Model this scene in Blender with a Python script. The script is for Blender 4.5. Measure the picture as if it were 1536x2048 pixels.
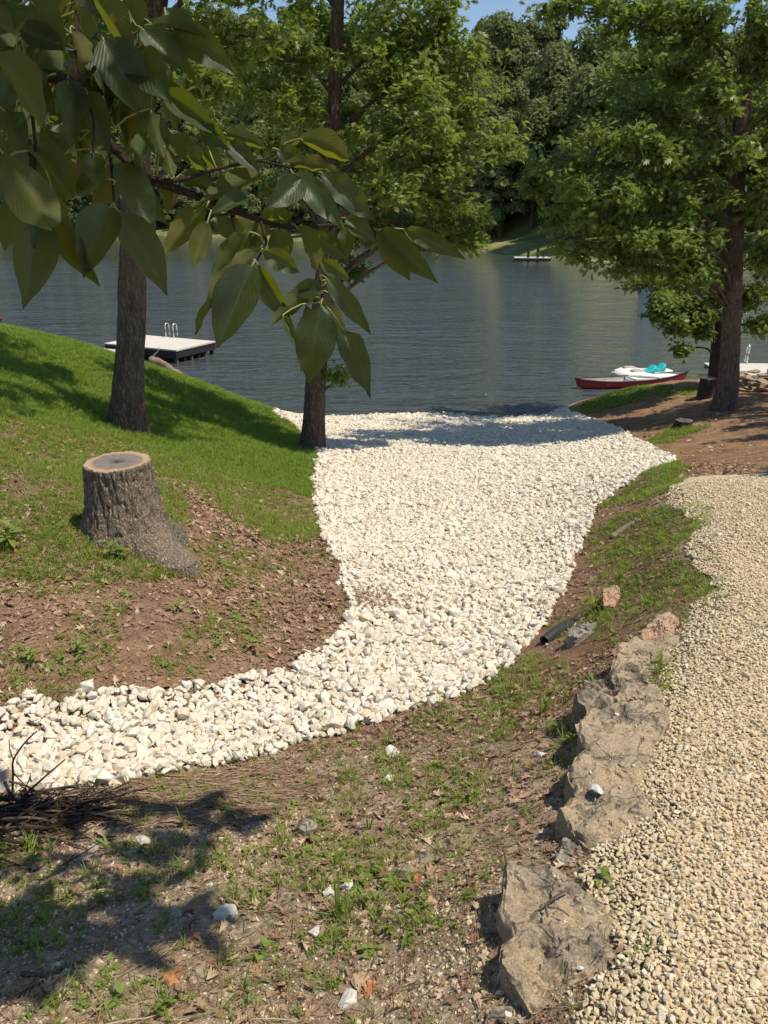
import bpy, bmesh, math, random
import numpy as np
from mathutils import Vector, Matrix, Euler
R_ = math.radians
rng = np.random.default_rng(7)
random.seed(7)
for o in list(bpy.data.objects):
    bpy.data.objects.remove(o)
scene = bpy.context.scene
COL = scene.collection

# ------------------------------------------------------------------ camera
PITCH = 22.0
EYE = np.array([0.0, 0.0, 1.6])
F = 1480.0                                   # focal length in photo pixels (2048 tall)
cam_d = bpy.data.cameras.new('camera')
cam_d.sensor_fit = 'VERTICAL'
cam_d.sensor_height = 36.0
cam_d.lens = 36.0 * F / 2048.0
cam_d.clip_start = 0.05
cam_d.clip_end = 3000
cam = bpy.data.objects.new('camera', cam_d)
COL.objects.link(cam)
cam.location = EYE
cam.rotation_euler = (R_(90 - PITCH), 0, 0)
scene.camera = cam

# ------------------------------------------------------------------ light
SUN_EL = 65.0
SUN_H = Vector((0.935, -0.355, 0)).normalized()
TO_SUN = Vector((SUN_H.x * math.cos(R_(SUN_EL)), SUN_H.y * math.cos(R_(SUN_EL)), math.sin(R_(SUN_EL))))
world = bpy.data.worlds.new('World')
scene.world = world
world.use_nodes = True
wn = world.node_tree.nodes
wn.clear()
w_out = wn.new('ShaderNodeOutputWorld')
w_bg = wn.new('ShaderNodeBackground')
w_sky = wn.new('ShaderNodeTexSky')
w_sky.sky_type = 'NISHITA'
w_sky.sun_disc = False
w_sky.sun_elevation = R_(SUN_EL)
w_sky.sun_rotation = math.atan2(SUN_H.x, SUN_H.y)
w_sky.air_density = 1.0
w_sky.dust_density = 0.1
w_sky.ozone_density = 1.4
w_bg.inputs['Strength'].default_value = 0.12
world.node_tree.links.new(w_sky.outputs[0], w_bg.inputs[0])
world.node_tree.links.new(w_bg.outputs[0], w_out.inputs[0])
sun_d = bpy.data.lights.new('sun', 'SUN')
sun_d.energy = 4.6
sun_d.angle = R_(0.53)
sun_d.color = (1.0, 0.91, 0.76)
sun = bpy.data.objects.new('sun', sun_d)
COL.objects.link(sun)
sun.location = (20, -5, 40)
sun.rotation_euler = TO_SUN.to_track_quat('Z', 'Y').to_euler()
vs = scene.view_settings
vs.view_transform = 'Standard'
vs.look = 'None'
vs.exposure = 0.12
scene.cycles.max_bounces = 6
scene.cycles.diffuse_bounces = 3
scene.cycles.glossy_bounces = 3
vs.gamma = 1.0
vs.use_curve_mapping = False

# ------------------------------------------------------------------ camera geometry helpers (for laying the place out)
_c, _s = math.cos(R_(PITCH)), math.sin(R_(PITCH))
FWD = np.array([0, _c, -_s]); UP = np.array([0, _s, _c]); RIGHT = np.array([1.0, 0, 0])
def ray(u, v):
    return FWD + (u - 768) / F * RIGHT + (1024 - v) / F * UP
def P(u, v, z):                              # point of the sight line at height z
    r = ray(u, v)
    return EYE + r * ((z - EYE[2]) / r[2])
def D(u, v, d):                              # point at depth d in front of the eye
    return EYE + ray(u, v) * d
def proj(p):
    q = np.asarray(p) - EYE
    d = q @ FWD
    return 768 + F * (q @ RIGHT) / d, 1024 - F * (q @ UP) / d, d

# ------------------------------------------------------------------ noise
def _hash(ix, iy, iz):
    h = (ix.astype(np.int64) * 374761393 + iy.astype(np.int64) * 668265263 + iz.astype(np.int64) * 2147483647) & 0xffffffff
    h = ((h ^ (h >> 13)) * 1274126177) & 0xffffffff
    h = h ^ (h >> 16)
    return (h & 0xffffff) / float(0xffffff)
def vnoise(p):
    p = np.asarray(p, float)
    i = np.floor(p); f = p - i
    f = f * f * (3 - 2 * f)
    x, y, z = i[..., 0], i[..., 1], i[..., 2]
    out = 0
    for dx in (0, 1):
        for dy in (0, 1):
            for dz in (0, 1):
                w = (f[..., 0] if dx else 1 - f[..., 0]) * (f[..., 1] if dy else 1 - f[..., 1]) * (f[..., 2] if dz else 1 - f[..., 2])
                out = out + w * _hash(x + dx, y + dy, z + dz)
    return out * 2 - 1
def fbm(p, octv=4, gain=0.5):
    p = np.asarray(p, float)
    a, out = 1.0, 0
    for k in range(octv):
        out = out + a * vnoise(p * 2 ** k + 17.3 * k)
        a *= gain
    return out
def n2(x, y, s, seed=0, octv=3):
    return fbm(np.stack([np.asarray(x) * s, np.asarray(y) * s, np.zeros_like(np.asarray(x, float)) + seed * 7.77], -1), octv)

# ------------------------------------------------------------------ mesh helpers
def mesh_np(name, verts, faces, mats=(), smooth=False, uv=None, mat_idx=None):
    """faces: (n,3) or (n,4) array or a list of such arrays"""
    me = bpy.data.meshes.new(name)
    if not isinstance(faces, (list, tuple)):
        faces = [faces]
    faces = [np.asarray(f, np.int32) for f in faces if len(f)]
    nl = sum(f.size for f in faces); nf = sum(len(f) for f in faces)
    me.vertices.add(len(verts))
    me.vertices.foreach_set('co', np.asarray(verts, np.float32).ravel())
    me.loops.add(nl)
    me.loops.foreach_set('vertex_index', np.concatenate([f.ravel() for f in faces]))
    me.polygons.add(nf)
    starts, s0 = [], 0
    for f in faces:
        starts.append(s0 + np.arange(len(f)) * f.shape[1]); s0 += f.size
    me.polygons.foreach_set('loop_start', np.concatenate(starts).astype(np.int32))
    me.polygons.foreach_set('use_smooth', np.full(nf, smooth))
    if mat_idx is not None:
        me.polygons.foreach_set('material_index', np.asarray(mat_idx, np.int32))
    me.update(calc_edges=True)
    if uv is not None:
        lay = me.uv_layers.new(name='UVMap')
        li = np.concatenate([f.ravel() for f in faces])
        lay.data.foreach_set('uv', np.asarray(uv, np.float32)[li].ravel())
    for m in mats:
        me.materials.append(m)
    return me
def obj(name, me, parent=None, loc=None, rot=None, scale=None):
    o = bpy.data.objects.new(name, me)
    COL.objects.link(o)
    if parent is not None:
        o.parent = parent
    if loc is not None:
        o.location = loc
    if rot is not None:
        o.rotation_euler = rot
    if scale is not None:
        o.scale = scale
    return o
def tag(o, label=None, cat=None, group=None, kind=None):
    if label: o['label'] = label
    if cat: o['category'] = cat
    if group: o['group'] = group
    if kind: o['kind'] = kind
    return o
def thing(name, label, cat, loc=(0, 0, 0), rotz=0.0, group=None):
    o = obj(name, None, loc=loc, rot=(0, 0, rotz))
    o.empty_display_size = 0.1
    return tag(o, label, cat, group)
def smooth_path(pts, n):
    pts = np.asarray(pts, float)
    t = np.linspace(0, len(pts) - 1, n)
    out = []
    for k in t:
        i = min(int(k), len(pts) - 2); f = k - i
        p0 = pts[max(i - 1, 0)]; p1 = pts[i]; p2 = pts[i + 1]; p3 = pts[min(i + 2, len(pts) - 1)]
        out.append(0.5 * ((2 * p1) + (-p0 + p2) * f + (2 * p0 - 5 * p1 + 4 * p2 - p3) * f * f + (-p0 + 3 * p1 - 3 * p2 + p3) * f ** 3))
    return np.array(out)
def tube(path, radii, seg=8, cap=True):
    """verts, quads, tris of a tube along path"""
    path = np.asarray(path, float); n = len(path)
    radii = np.broadcast_to(np.asarray(radii, float), (n,))
    tan = np.gradient(path, axis=0)
    tan /= np.linalg.norm(tan, axis=1)[:, None] + 1e-9
    ref = np.array([0, 0, 1.0]) if abs(tan[:, 2]).mean() < 0.8 else np.array([1.0, 0, 0])
    a = np.cross(tan, ref); a /= np.linalg.norm(a, axis=1)[:, None] + 1e-9
    b = np.cross(tan, a)
    th = np.linspace(0, 2 * np.pi, seg, endpoint=False)
    v = path[:, None] + radii[:, None, None] * (np.cos(th)[None, :, None] * a[:, None] + np.sin(th)[None, :, None] * b[:, None])
    v = v.reshape(-1, 3)
    i = np.arange(n - 1)[:, None] * seg; j = np.arange(seg)[None]
    q = np.stack([i + j, i + (j + 1) % seg, i + seg + (j + 1) % seg, i + seg + j], -1).reshape(-1, 4)
    t = np.zeros((0, 3), int)
    if cap:
        v = np.vstack([v, path[:1], path[-1:]])
        j = np.arange(seg)
        t = np.vstack([np.stack([(j + 1) % seg, j, np.full(seg, n * seg)], -1),
                       np.stack([(n - 1) * seg + j, (n - 1) * seg + (j + 1) % seg, np.full(seg, n * seg + 1)], -1)])
    return v, q, t
class MB:
    def __init__(s):
        s.v, s.q, s.t, s.n = [], [], [], 0
    def add(s, v, q=None, t=None):
        s.v.append(np.asarray(v, float))
        if q is not None and len(q): s.q.append(np.asarray(q) + s.n)
        if t is not None and len(t): s.t.append(np.asarray(t) + s.n)
        s.n += len(v)
        return s
    def tube(s, path, radii, seg=8, cap=True):
        return s.add(*tube(path, radii, seg, cap))
    def box(s, c, size, rotz=0.0):
        c = np.asarray(c, float); h = np.asarray(size, float) / 2
        v = np.array([[x, y, z] for x in (-1, 1) for y in (-1, 1) for z in (-1, 1)], float) * h
        ca, sa = math.cos(rotz), math.sin(rotz)
        v = np.stack([v[:, 0] * ca - v[:, 1] * sa, v[:, 0] * sa + v[:, 1] * ca, v[:, 2]], -1) + c
        q = np.array([[0, 1, 3, 2], [4, 6, 7, 5], [0, 4, 5, 1], [2, 3, 7, 6], [0, 2, 6, 4], [1, 5, 7, 3]])
        return s.add(v, q)
    def mesh(s, name, mats=(), smooth=False):
        fs = []
        if s.q: fs.append(np.vstack(s.q))
        if s.t: fs.append(np.vstack(s.t))
        return mesh_np(name, np.vstack(s.v), fs, mats if isinstance(mats, (list, tuple)) else [mats], smooth)
    def build(s, name, mat, parent=None, smooth=False, bevel=0.0, loc=None, rot=None):
        me = s.mesh(name, mat, smooth)
        if bevel:
            bm = bmesh.new(); bm.from_mesh(me)
            bmesh.ops.bevel(bm, geom=[e for e in bm.edges], offset=bevel, segments=2, affect='EDGES', clamp_overlap=True)
            bm.to_mesh(me); bm.free()
        return obj(name, me, parent, loc, rot)
def eul(Rm):                                 # (n,3,3) -> XYZ euler (n,3)
    ry = -np.arcsin(np.clip(Rm[:, 2, 0], -1, 1))
    rx = np.arctan2(Rm[:, 2, 1], Rm[:, 2, 2])
    rz = np.arctan2(Rm[:, 1, 0], Rm[:, 0, 0])
    return np.stack([rx, ry, rz], -1)
def frames(nrm, yaw):                        # rotation matrices with z along nrm and a yaw about it
    nrm = nrm / np.linalg.norm(nrm, axis=1)[:, None]
    x = np.stack([np.cos(yaw), np.sin(yaw), np.zeros_like(yaw)], -1)
    x = x - nrm * (x * nrm).sum(1)[:, None]
    x /= np.linalg.norm(x, axis=1)[:, None] + 1e-9
    y = np.cross(nrm, x)
    return np.stack([x, y, nrm], -1)

# ------------------------------------------------------------------ materials
def new_mat(name):
    m = bpy.data.materials.new(name)
    m.use_nodes = True
    nt = m.node_tree
    nt.nodes.clear()
    out = nt.nodes.new('ShaderNodeOutputMaterial')
    return m, nt, out
class N:                                     # tiny node helper
    def __init__(s, nt): s.nt = nt
    def __call__(s, kind, _out=0, **kw):
        n = s.nt.nodes.new('ShaderNode' + kind)
        for k, v in kw.items():
            if k.startswith('p_'):
                setattr(n, k[2:], v)
            else:
                key = int(k[1:]) if k[0] == 'i' and k[1:].isdigit() else k.replace('_', ' ')
                s.set(n.inputs[key], v)
        return n
    def set(s, sock, v):
        if isinstance(v, bpy.types.NodeSocket): s.nt.links.new(v, sock)
        elif isinstance(v, bpy.types.Node): s.nt.links.new(v.outputs[0], sock)
        else:
            if sock.type == 'RGBA' and len(v) == 3: v = (*v, 1)
            sock.default_value = v
    def noise(s, vec, scale, detail=4, rough=0.55, dist=0.0):
        return s('TexNoise', Vector=vec, Scale=scale, Detail=detail, Roughness=rough, Distortion=dist).outputs[0]
    def ramp(s, fac, stops):
        n = s('ValToRGB', Fac=fac)
        e = n.color_ramp.elements
        while len(e) < len(stops): e.new(0.5)
        for k, (p, c) in enumerate(stops):
            e[k].position = p
            e[k].color = (*c, 1) if len(c) == 3 else c
        return n.outputs[0]
    def mixc(s, fac, a, b, mode='MIX'):
        n = s.nt.nodes.new('ShaderNodeMix'); n.data_type = 'RGBA'; n.blend_type = mode
        s.set(n.inputs[0], fac); s.set(n.inputs[6], a); s.set(n.inputs[7], b)
        return n.outputs[2]
    def math(s, op, a, b=0.0, c=0.0, clamp=False):
        n = s.nt.nodes.new('ShaderNodeMath'); n.operation = op; n.use_clamp = clamp
        s.set(n.inputs[0], a); s.set(n.inputs[1], b); s.set(n.inputs[2], c)
        return n.outputs[0]
    def remap(s, v, a, b, c=0.0, d=1.0):
        n = s('MapRange', i0=v, i1=a, i2=b, i3=c, i4=d)
        return n.outputs[0]
    def bump(s, h, strength, dist, normal=None):
        n = s('Bump', Strength=strength, Distance=dist, Height=h)
        if normal is not None: s.set(n.inputs['Normal'], normal)
        return n.outputs[0]
def surf(nt, out, sh):
    nt.links.new(sh.outputs[0] if isinstance(sh, bpy.types.Node) else sh, out.inputs[0])

def stone_mat(name, cols, rough=0.9, spot=(0.5, 0.42, 0.3), spotamt=0.35, bump=0.35):
    m, nt, out = new_mat(name); n = N(nt)
    co = n('TexCoord').outputs['Object']
    oi = n('ObjectInfo').outputs['Random']
    shift = n('VectorMath', i0=co, p_operation='ADD')
    cmb = n('CombineXYZ', X=n.math('MULTIPLY', oi, 37.0), Y=n.math('MULTIPLY', oi, 91.0), Z=oi)
    n.set(shift.inputs[1], cmb)
    sv = shift.outputs[0]
    k = len(cols)
    base = n.ramp(oi, [(i / max(k - 1, 1), c) for i, c in enumerate(cols)])
    nz = n.noise(sv, 2.2, 5, 0.6)
    c1 = n.mixc(n.math('MULTIPLY', n.remap(nz, 0.48, 0.68), spotamt), base, spot)
    fine = n.noise(sv, 9.0, 4, 0.65)
    c2 = n.mixc(1.0, c1, n.ramp(fine, [(0.25, (0.78, 0.77, 0.75)), (0.6, (1, 1, 1))]), 'MULTIPLY')
    b = n('BsdfPrincipled', Base_Color=c2, Roughness=rough, Normal=n.bump(n.noise(sv, 5.0, 6, 0.7), bump, 0.25))
    b.inputs['Specular IOR Level'].default_value = 0.25
    surf(nt, out, b)
    return m
M = {}
M['riprap'] = stone_mat('white_limestone', [(0.80, 0.75, 0.62), (0.83, 0.78, 0.66), (0.74, 0.64, 0.48), (0.82, 0.77, 0.67), (0.86, 0.82, 0.72), (0.70, 0.63, 0.52), (0.80, 0.71, 0.55), (0.84, 0.79, 0.67)], spot=(0.64, 0.50, 0.32), spotamt=0.45)
M['gravel'] = stone_mat('tan_gravel', [(0.71, 0.58, 0.37), (0.78, 0.67, 0.47), (0.66, 0.52, 0.32), (0.76, 0.63, 0.41), (0.82, 0.74, 0.58), (0.63, 0.50, 0.33), (0.74, 0.60, 0.39)], spot=(0.42, 0.31, 0.18), spotamt=0.5)
M['loose'] = stone_mat('loose_white_stone', [(0.70, 0.67, 0.60), (0.78, 0.75, 0.68)], spot=(0.5, 0.42, 0.3))
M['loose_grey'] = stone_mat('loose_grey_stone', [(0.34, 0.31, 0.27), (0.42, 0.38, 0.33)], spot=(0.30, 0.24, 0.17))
M['loose_orange'] = stone_mat('loose_orange_stone', [(0.55, 0.36, 0.21), (0.6, 0.4, 0.25)], spot=(0.6, 0.5, 0.38))

def boulder_mat(name, c_a, c_b, dust, dustamt, pink=None):
    m, nt, out = new_mat(name); n = N(nt)
    co = n('TexCoord').outputs['Object']
    big = n.noise(co, 5, 6, 0.6, 0.4)
    mapn = n('Mapping', Vector=co, Scale=(3, 3, 26))
    strat = n.noise(mapn, 2.0, 5, 0.65, 0.3)
    col = n.mixc(n.remap(big, 0.38, 0.62), c_a, c_b)
    col = n.mixc(n.math('MULTIPLY', n.remap(strat, 0.5, 0.66), 0.55), col, (0.10, 0.085, 0.065))
    if pink:
        col = n.mixc(n.remap(n.noise(co, 3.1, 3), 0.45, 0.6), col, pink)
    # lichen-grey flecks and gravel dust lying on the upward faces
    vor = n.noise(co, 55, 3, 0.7)
    col = n.mixc(n.math('MULTIPLY', n.remap(vor, 0.55, 0.72), 0.5), col, (0.46, 0.42, 0.36))
    nz = n('SeparateXYZ', i0=n('NewGeometry').outputs['Normal']).outputs[2]
    dmask = n.math('MULTIPLY', n.remap(nz, 0.55, 0.9), n.remap(n.noise(co, 7, 5, 0.65), 0.40, 0.56))
    col = n.mixc(n.math('MULTIPLY', dmask, dustamt), col, dust)
    vcr = n('TexVoronoi', Vector=n('VectorMath', i0=co, i1=n('VectorMath', i0=n('TexNoise', Vector=co, Scale=9.0).outputs['Color'], i1=(.09, .09, .09), p_operation='MULTIPLY').outputs[0], p_operation='ADD').outputs[0], Scale=6.5, p_feature='DISTANCE_TO_EDGE').outputs[0]
    crack = n.math('MAXIMUM', n.remap(vcr, 0.0, 0.022), n.remap(n.noise(co, 4, 3), .46, .54))
    col = n.mixc(n.math('MULTIPLY', n.math('SUBTRACT', 1.0, crack), .5), col, (0.09, 0.075, 0.055))
    grit = n.noise(co, 150, 3, .8)
    col = n.mixc(1.0, col, n.ramp(grit, [(.32, (.55, .55, .55)), (.6, (1.2, 1.2, 1.2))]), 'MULTIPLY')
    h = n.math('ADD', n.math('MULTIPLY', strat, 0.8), n.math('ADD', n.noise(co, 45, 8, 0.75), n.math('ADD', n.math('MULTIPLY', n.noise(co, 9, 4), 1.2), n.math('MULTIPLY', crack, .5))))
    b = n('BsdfPrincipled', Base_Color=col, Roughness=0.92, Normal=n.bump(h, 0.75, 0.02))
    b.inputs['Specular IOR Level'].default_value = 0.2
    surf(nt, out, b)
    return m
DUST = (0.52, 0.40, 0.26)
M['boulder'] = boulder_mat('grey_brown_boulder', (0.29, 0.24, 0.18), (0.42, 0.33, 0.22), DUST, 0.75)
M['boulder_grey'] = boulder_mat('grey_slate_boulder', (0.27, 0.25, 0.22), (0.40, 0.36, 0.31), DUST, 0.45)
M['boulder_tan'] = boulder_mat('tan_dusty_boulder', (0.34, 0.275, 0.195), (0.43, 0.34, 0.23), DUST, 0.75)
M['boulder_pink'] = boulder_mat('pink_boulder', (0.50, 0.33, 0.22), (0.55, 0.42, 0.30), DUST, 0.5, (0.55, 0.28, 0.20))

def bark_mat(name, dark, light, warm, scale=1.0, rough=0.95, plate=(24, 24, 5)):
    m, nt, out = new_mat(name); n = N(nt)
    co = n('TexCoord').outputs['Object']
    mp = n('Mapping', Vector=co, Scale=(14 * scale, 14 * scale, 2.6 * scale))
    f = n.noise(mp, 2.2, 6, 0.65, 0.6)
    mp2 = n('Mapping', Vector=co, Scale=(40 * scale, 40 * scale, 14 * scale))
    g = n.noise(mp2, 2.0, 4, 0.6)
    mp3 = n('Mapping', Vector=n('VectorMath', i0=co, i1=n('VectorMath', i0=n('TexNoise', Vector=co, Scale=7.0 * scale, Detail=4.0).outputs['Color'], i1=(.09, .09, .12), p_operation='MULTIPLY').outputs[0], p_operation='ADD').outputs[0], Scale=plate)
    vo = n('TexVoronoi', Vector=mp3, Scale=1.0, p_feature='DISTANCE_TO_EDGE').outputs[0]
    crk = n.remap(vo, 0.0, 0.30, .25, 1.0)
    col = n.mixc(n.math('MULTIPLY', crk, n.remap(f, 0.34, 0.58)), dark, light)
    col = n.mixc(n.math('MULTIPLY', n.remap(n.noise(co, 2.4, 3), 0.45, 0.65), 0.5), col, warm)
    col = n.mixc(1.0, col, n.ramp(g, [(0.3, (0.6, 0.6, 0.6)), (0.65, (1.15, 1.15, 1.15))]), 'MULTIPLY')
    h = n.math('ADD', n.math('ADD', n.math('MULTIPLY', f, .7), n.math('MULTIPLY', crk, .6)), n.math('MULTIPLY', g, 0.35))
    b = n('BsdfPrincipled', Base_Color=col, Roughness=rough, Normal=n.bump(h, 1.0, 0.03 / scale))
    b.inputs['Specular IOR Level'].default_value = 0.15
    surf(nt, out, b)
    return m
M['bark'] = bark_mat('oak_bark', (0.075, 0.053, 0.04), (0.27, 0.205, 0.155), (0.21, 0.145, 0.10))
M['bark_dark'] = bark_mat('dark_oak_bark', (0.05, 0.04, 0.033), (0.12, 0.095, 0.075), (0.09, 0.065, 0.05))
M['bark_stump'] = bark_mat('stump_bark', (0.12, 0.09, 0.065), (0.42, 0.345, 0.265), (0.34, 0.25, 0.175), 1.7, plate=(44, 44, 11))
M['twig'] = bark_mat('twig_bark', (0.035, 0.024, 0.02), (0.075, 0.05, 0.038), (0.06, 0.04, 0.03), 4)
M['drift'] = bark_mat('weathered_wood', (0.22, 0.17, 0.13), (0.42, 0.34, 0.27), (0.36, 0.27, 0.2), 2)
M['stick'] = bark_mat('dry_stick', (0.10, 0.075, 0.055), (0.26, 0.20, 0.15), (0.2, 0.14, 0.09), 4)

def leaf_mat(name, cols, trans, tfac=0.38, rough=0.42, spec=0.4, dry=None):
    m, nt, out = new_mat(name); n = N(nt)
    rnd = n('NewGeometry').outputs['Random Per Island']
    k = len(cols)
    col = n.ramp(rnd, [(i / (k - 1), c) for i, c in enumerate(cols)])
    if dry:
        pos = n('NewGeometry').outputs['Position']
        pf = n.math('ADD', n.remap(n.noise(pos, .9, 4, .65), .42, .66, 0, .75), n.math('MULTIPLY', n('ObjectInfo').outputs['Random'], .45))
        col = n.mixc(n.math('MULTIPLY', pf, .75), col, dry)
    b = n('BsdfPrincipled', Base_Color=col, Roughness=rough)
    b.inputs['Specular IOR Level'].default_value = spec
    tr = n('BsdfTranslucent', Color=n.mixc(0.5, n.mixc(1.0, col, (2.0, 2.0, 1.2), 'MULTIPLY'), trans))
    surf(nt, out, n('MixShader', i0=tfac, i1=b, i2=tr))
    return m
M['oak_leaf'] = leaf_mat('oak_leaves', [(0.11, 0.17, 0.04), (0.15, 0.21, 0.05), (0.19, 0.25, 0.065), (0.13, 0.19, 0.045), (0.21, 0.265, 0.07)], (0.36, 0.42, 0.06), spec=.25)
M['oak_leaf_deep'] = leaf_mat('deep_oak_leaves', [(0.10, 0.16, 0.04), (0.14, 0.20, 0.05), (0.17, 0.235, 0.06), (0.12, 0.175, 0.045)], (0.32, 0.40, 0.06), spec=.25)
M['cedar_leaf'] = leaf_mat('dark_needle_sprays', [(0.022, 0.05, 0.014), (0.035, 0.07, 0.018), (0.028, 0.06, 0.016)], (0.05, 0.09, 0.015), 0.25)
M['grass'] = leaf_mat('lawn_grass', [(0.13, 0.22, 0.02), (0.19, 0.29, 0.03), (0.24, 0.31, 0.05), (0.15, 0.25, 0.025)], (0.32, 0.44, 0.03), 0.35, 0.5, 0.3, (0.21, 0.28, 0.045))
M['grass_dry'] = leaf_mat('patchy_grass', [(0.19, 0.23, 0.04), (0.26, 0.28, 0.06), (0.38, 0.33, 0.13), (0.14, 0.20, 0.03)], (0.36, 0.38, 0.06), 0.35, 0.55, 0.25, (0.36, 0.31, 0.12))
M['weed'] = leaf_mat('weed_leaves', [(0.13, 0.20, 0.04), (0.19, 0.27, 0.05), (0.24, 0.30, 0.07), (0.15, 0.22, 0.05)], (0.34, 0.42, 0.06), 0.35, 0.5, 0.3, (0.24, 0.26, 0.07))
def inst_mat(name, cols, rough=0.85, trans=0.0):
    m, nt, out = new_mat(name); n = N(nt)
    rnd = n('ObjectInfo').outputs['Random']
    k = len(cols)
    col = n.ramp(rnd, [(i / (k - 1), c) for i, c in enumerate(cols)])
    co = n('TexCoord').outputs['Object']
    col = n.mixc(1.0, col, n.ramp(n.noise(co, 6, 3), [(0.3, (0.7, 0.7, 0.7)), (0.65, (1.1, 1.1, 1.1))]), 'MULTIPLY')
    b = n('BsdfPrincipled', Base_Color=col, Roughness=rough)
    b.inputs['Specular IOR Level'].default_value = 0.2
    surf(nt, out, b)
    return m
M['litter'] = inst_mat('dead_leaf', [(0.27, 0.165, 0.105), (0.36, 0.235, 0.15), (0.19, 0.11, 0.07), (0.48, 0.35, 0.235), (0.30, 0.165, 0.10), (0.24, 0.15, 0.095), (0.40, 0.27, 0.175), (0.60, 0.46, 0.33)], 0.8)
M['litter_red'] = inst_mat('rust_dead_leaf', [(0.40, 0.15, 0.06), (0.46, 0.2, 0.09)], 0.7)
M['straw'] = inst_mat('dry_stem', [(0.22, 0.14, 0.085), (0.36, 0.25, 0.16), (0.13, 0.085, 0.055), (0.48, 0.36, 0.24)], 0.9)

def plain(name, col, rough=0.5, metal=0.0, spec=0.5, var=0.12, scale=6.0, bump=0.0):
    m, nt, out = new_mat(name); n = N(nt)
    co = n('TexCoord').outputs['Object']
    f = n.noise(co, scale, 5, 0.6)
    c = n.mixc(n.remap(f, 0.35, 0.65), tuple(x * (1 - var) for x in col), tuple(min(1, x * (1 + var)) for x in col))
    b = n('BsdfPrincipled', Base_Color=c, Roughness=rough, Metallic=metal)
    b.inputs['Specular IOR Level'].default_value = spec
    if bump:
        n.set(b.inputs['Normal'], n.bump(n.noise(co, scale * 5, 4), bump, 0.01))
    surf(nt, out, b)
    return m
M['canoe_red'] = plain('red_canoe_hull', (0.36, 0.03, 0.05), 0.4)
M['black_plastic'] = plain('black_plastic', (0.02, 0.02, 0.022), 0.45)
M['dock_side'] = plain('black_dock_frame', (0.022, 0.022, 0.026), 0.6)
M['dock_top'] = plain('pale_dock_board', (0.62, 0.57, 0.50), 0.8, var=0.08)
M['dock_grey'] = plain('grey_dock_board', (0.42, 0.39, 0.35), 0.85, var=0.15)
M['steel'] = plain('galvanised_rail', (0.72, 0.73, 0.74), 0.35, 0.7)
M['boat_white'] = plain('white_boat_shell', (0.80, 0.78, 0.72), 0.4, var=0.05)
M['boat_teal'] = plain('teal_boat_seat', (0.02, 0.42, 0.46), 0.4, var=0.1)
M['boat_tan'] = plain('tan_footwell', (0.42, 0.38, 0.30), 0.6)
M['blue'] = plain('blue_float_barrel', (0.02, 0.07, 0.42), 0.4)
M['red_marker'] = plain('red_marker', (0.5, 0.03, 0.04), 0.5)
M['float_wood'] = plain('wet_float_wood', (0.16, 0.11, 0.06), 0.7)

# ------------------------------------------------------------------ terrain: heights from the lie of the land
WATER = -3.55
ctl = [  # photo column, photo row, ground height there
 # stone channel, middle
 (0,1490,-.95),(200,1480,-.95),(400,1450,-.97),(600,1410,-1.02),(850,1300,-1.15),(900,1200,-1.35),(900,1100,-1.62),(900,1000,-2.02),(880,900,-2.8),(850,832,-3.55),
 # its two edges
 (100,1405,-.86),(300,1385,-.88),(580,1345,-.98),(690,1250,-1.12),(690,1150,-1.38),(640,1050,-1.72),(630,950,-2.2),(640,905,-2.6),(545,826,-3.5),
 (1350,920,-1.95),(1180,1020,-1.72),(1140,1130,-1.42),(1090,1260,-1.13),(900,1390,-.97),(700,1460,-.93),(400,1540,-.88),(150,1575,-.85),
 (1130,822,-3.5),(1200,850,-3.0),(1270,880,-2.55),
 # dirt shelf under the far oak
 (1400,930,-1.5),(1500,925,-1.4),(1536,900,-1.75),(1400,880,-2.1),(1365,850,-2.4),(1460,815,-2.3),(1536,815,-2.2),(1300,830,-2.85),(1250,800,-2.95),(1300,773,-2.75),(1180,800,-3.3),(1400,780,-2.5),(1536,787,-2.3),(1500,775,-2.4),
 # driveway
 (1300,2048,-.02),(1536,2048,0),(1536,1700,-.1),(1350,1600,-.15),(1536,1400,-.25),(1400,1300,-.32),(1536,1150,-.45),(1430,1150,-.46),(1536,965,-.8),(1370,970,-.9),(1420,1040,-.64),
 # bank between driveway and channel
 (1260,960,-1.5),(1260,1050,-1.15),(1250,1150,-.95),(1180,1230,-.95),(1350,1100,-.62),(1350,1200,-.48),(1100,1300,-.95),(1170,1280,-.8),(1230,1300,-.62),
 # foot of the boulders
 (1120,1400,-.66),(1200,1600,-.27),(1230,1450,-.36),(1085,1650,-.35),(985,1800,-.24),(985,2000,-.20),(1130,1900,-.16),
 # near slope
 (0,2048,-.4),(400,2048,-.38),(750,2048,-.35),(0,1800,-.55),(400,1800,-.53),(700,1800,-.48),(0,1650,-.7),(400,1650,-.68),(800,1600,-.66),(900,1500,-.73),(1000,1420,-.82),
 # left bank and lawn
 (0,1380,-.75),(0,1200,-.6),(250,1300,-.78),(500,1250,-.95),(250,1120,-.66),(500,1120,-1.05),(600,1000,-1.72),(450,1000,-1.25),(300,1000,-.88),(0,1050,-.42),(0,950,-.4),(0,850,-.46),(0,750,-.65),(0,662,-1.0),(200,704,-1.55),(440,783,-2.7),(250,860,-1.35),(400,900,-1.75),(550,900,-2.3),(400,820,-2.15),(500,850,-2.65),(150,760,-1.2),(100,900,-.75),
]
pts = np.array([P(u, v, z) for u, v, z in ctl])
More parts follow.
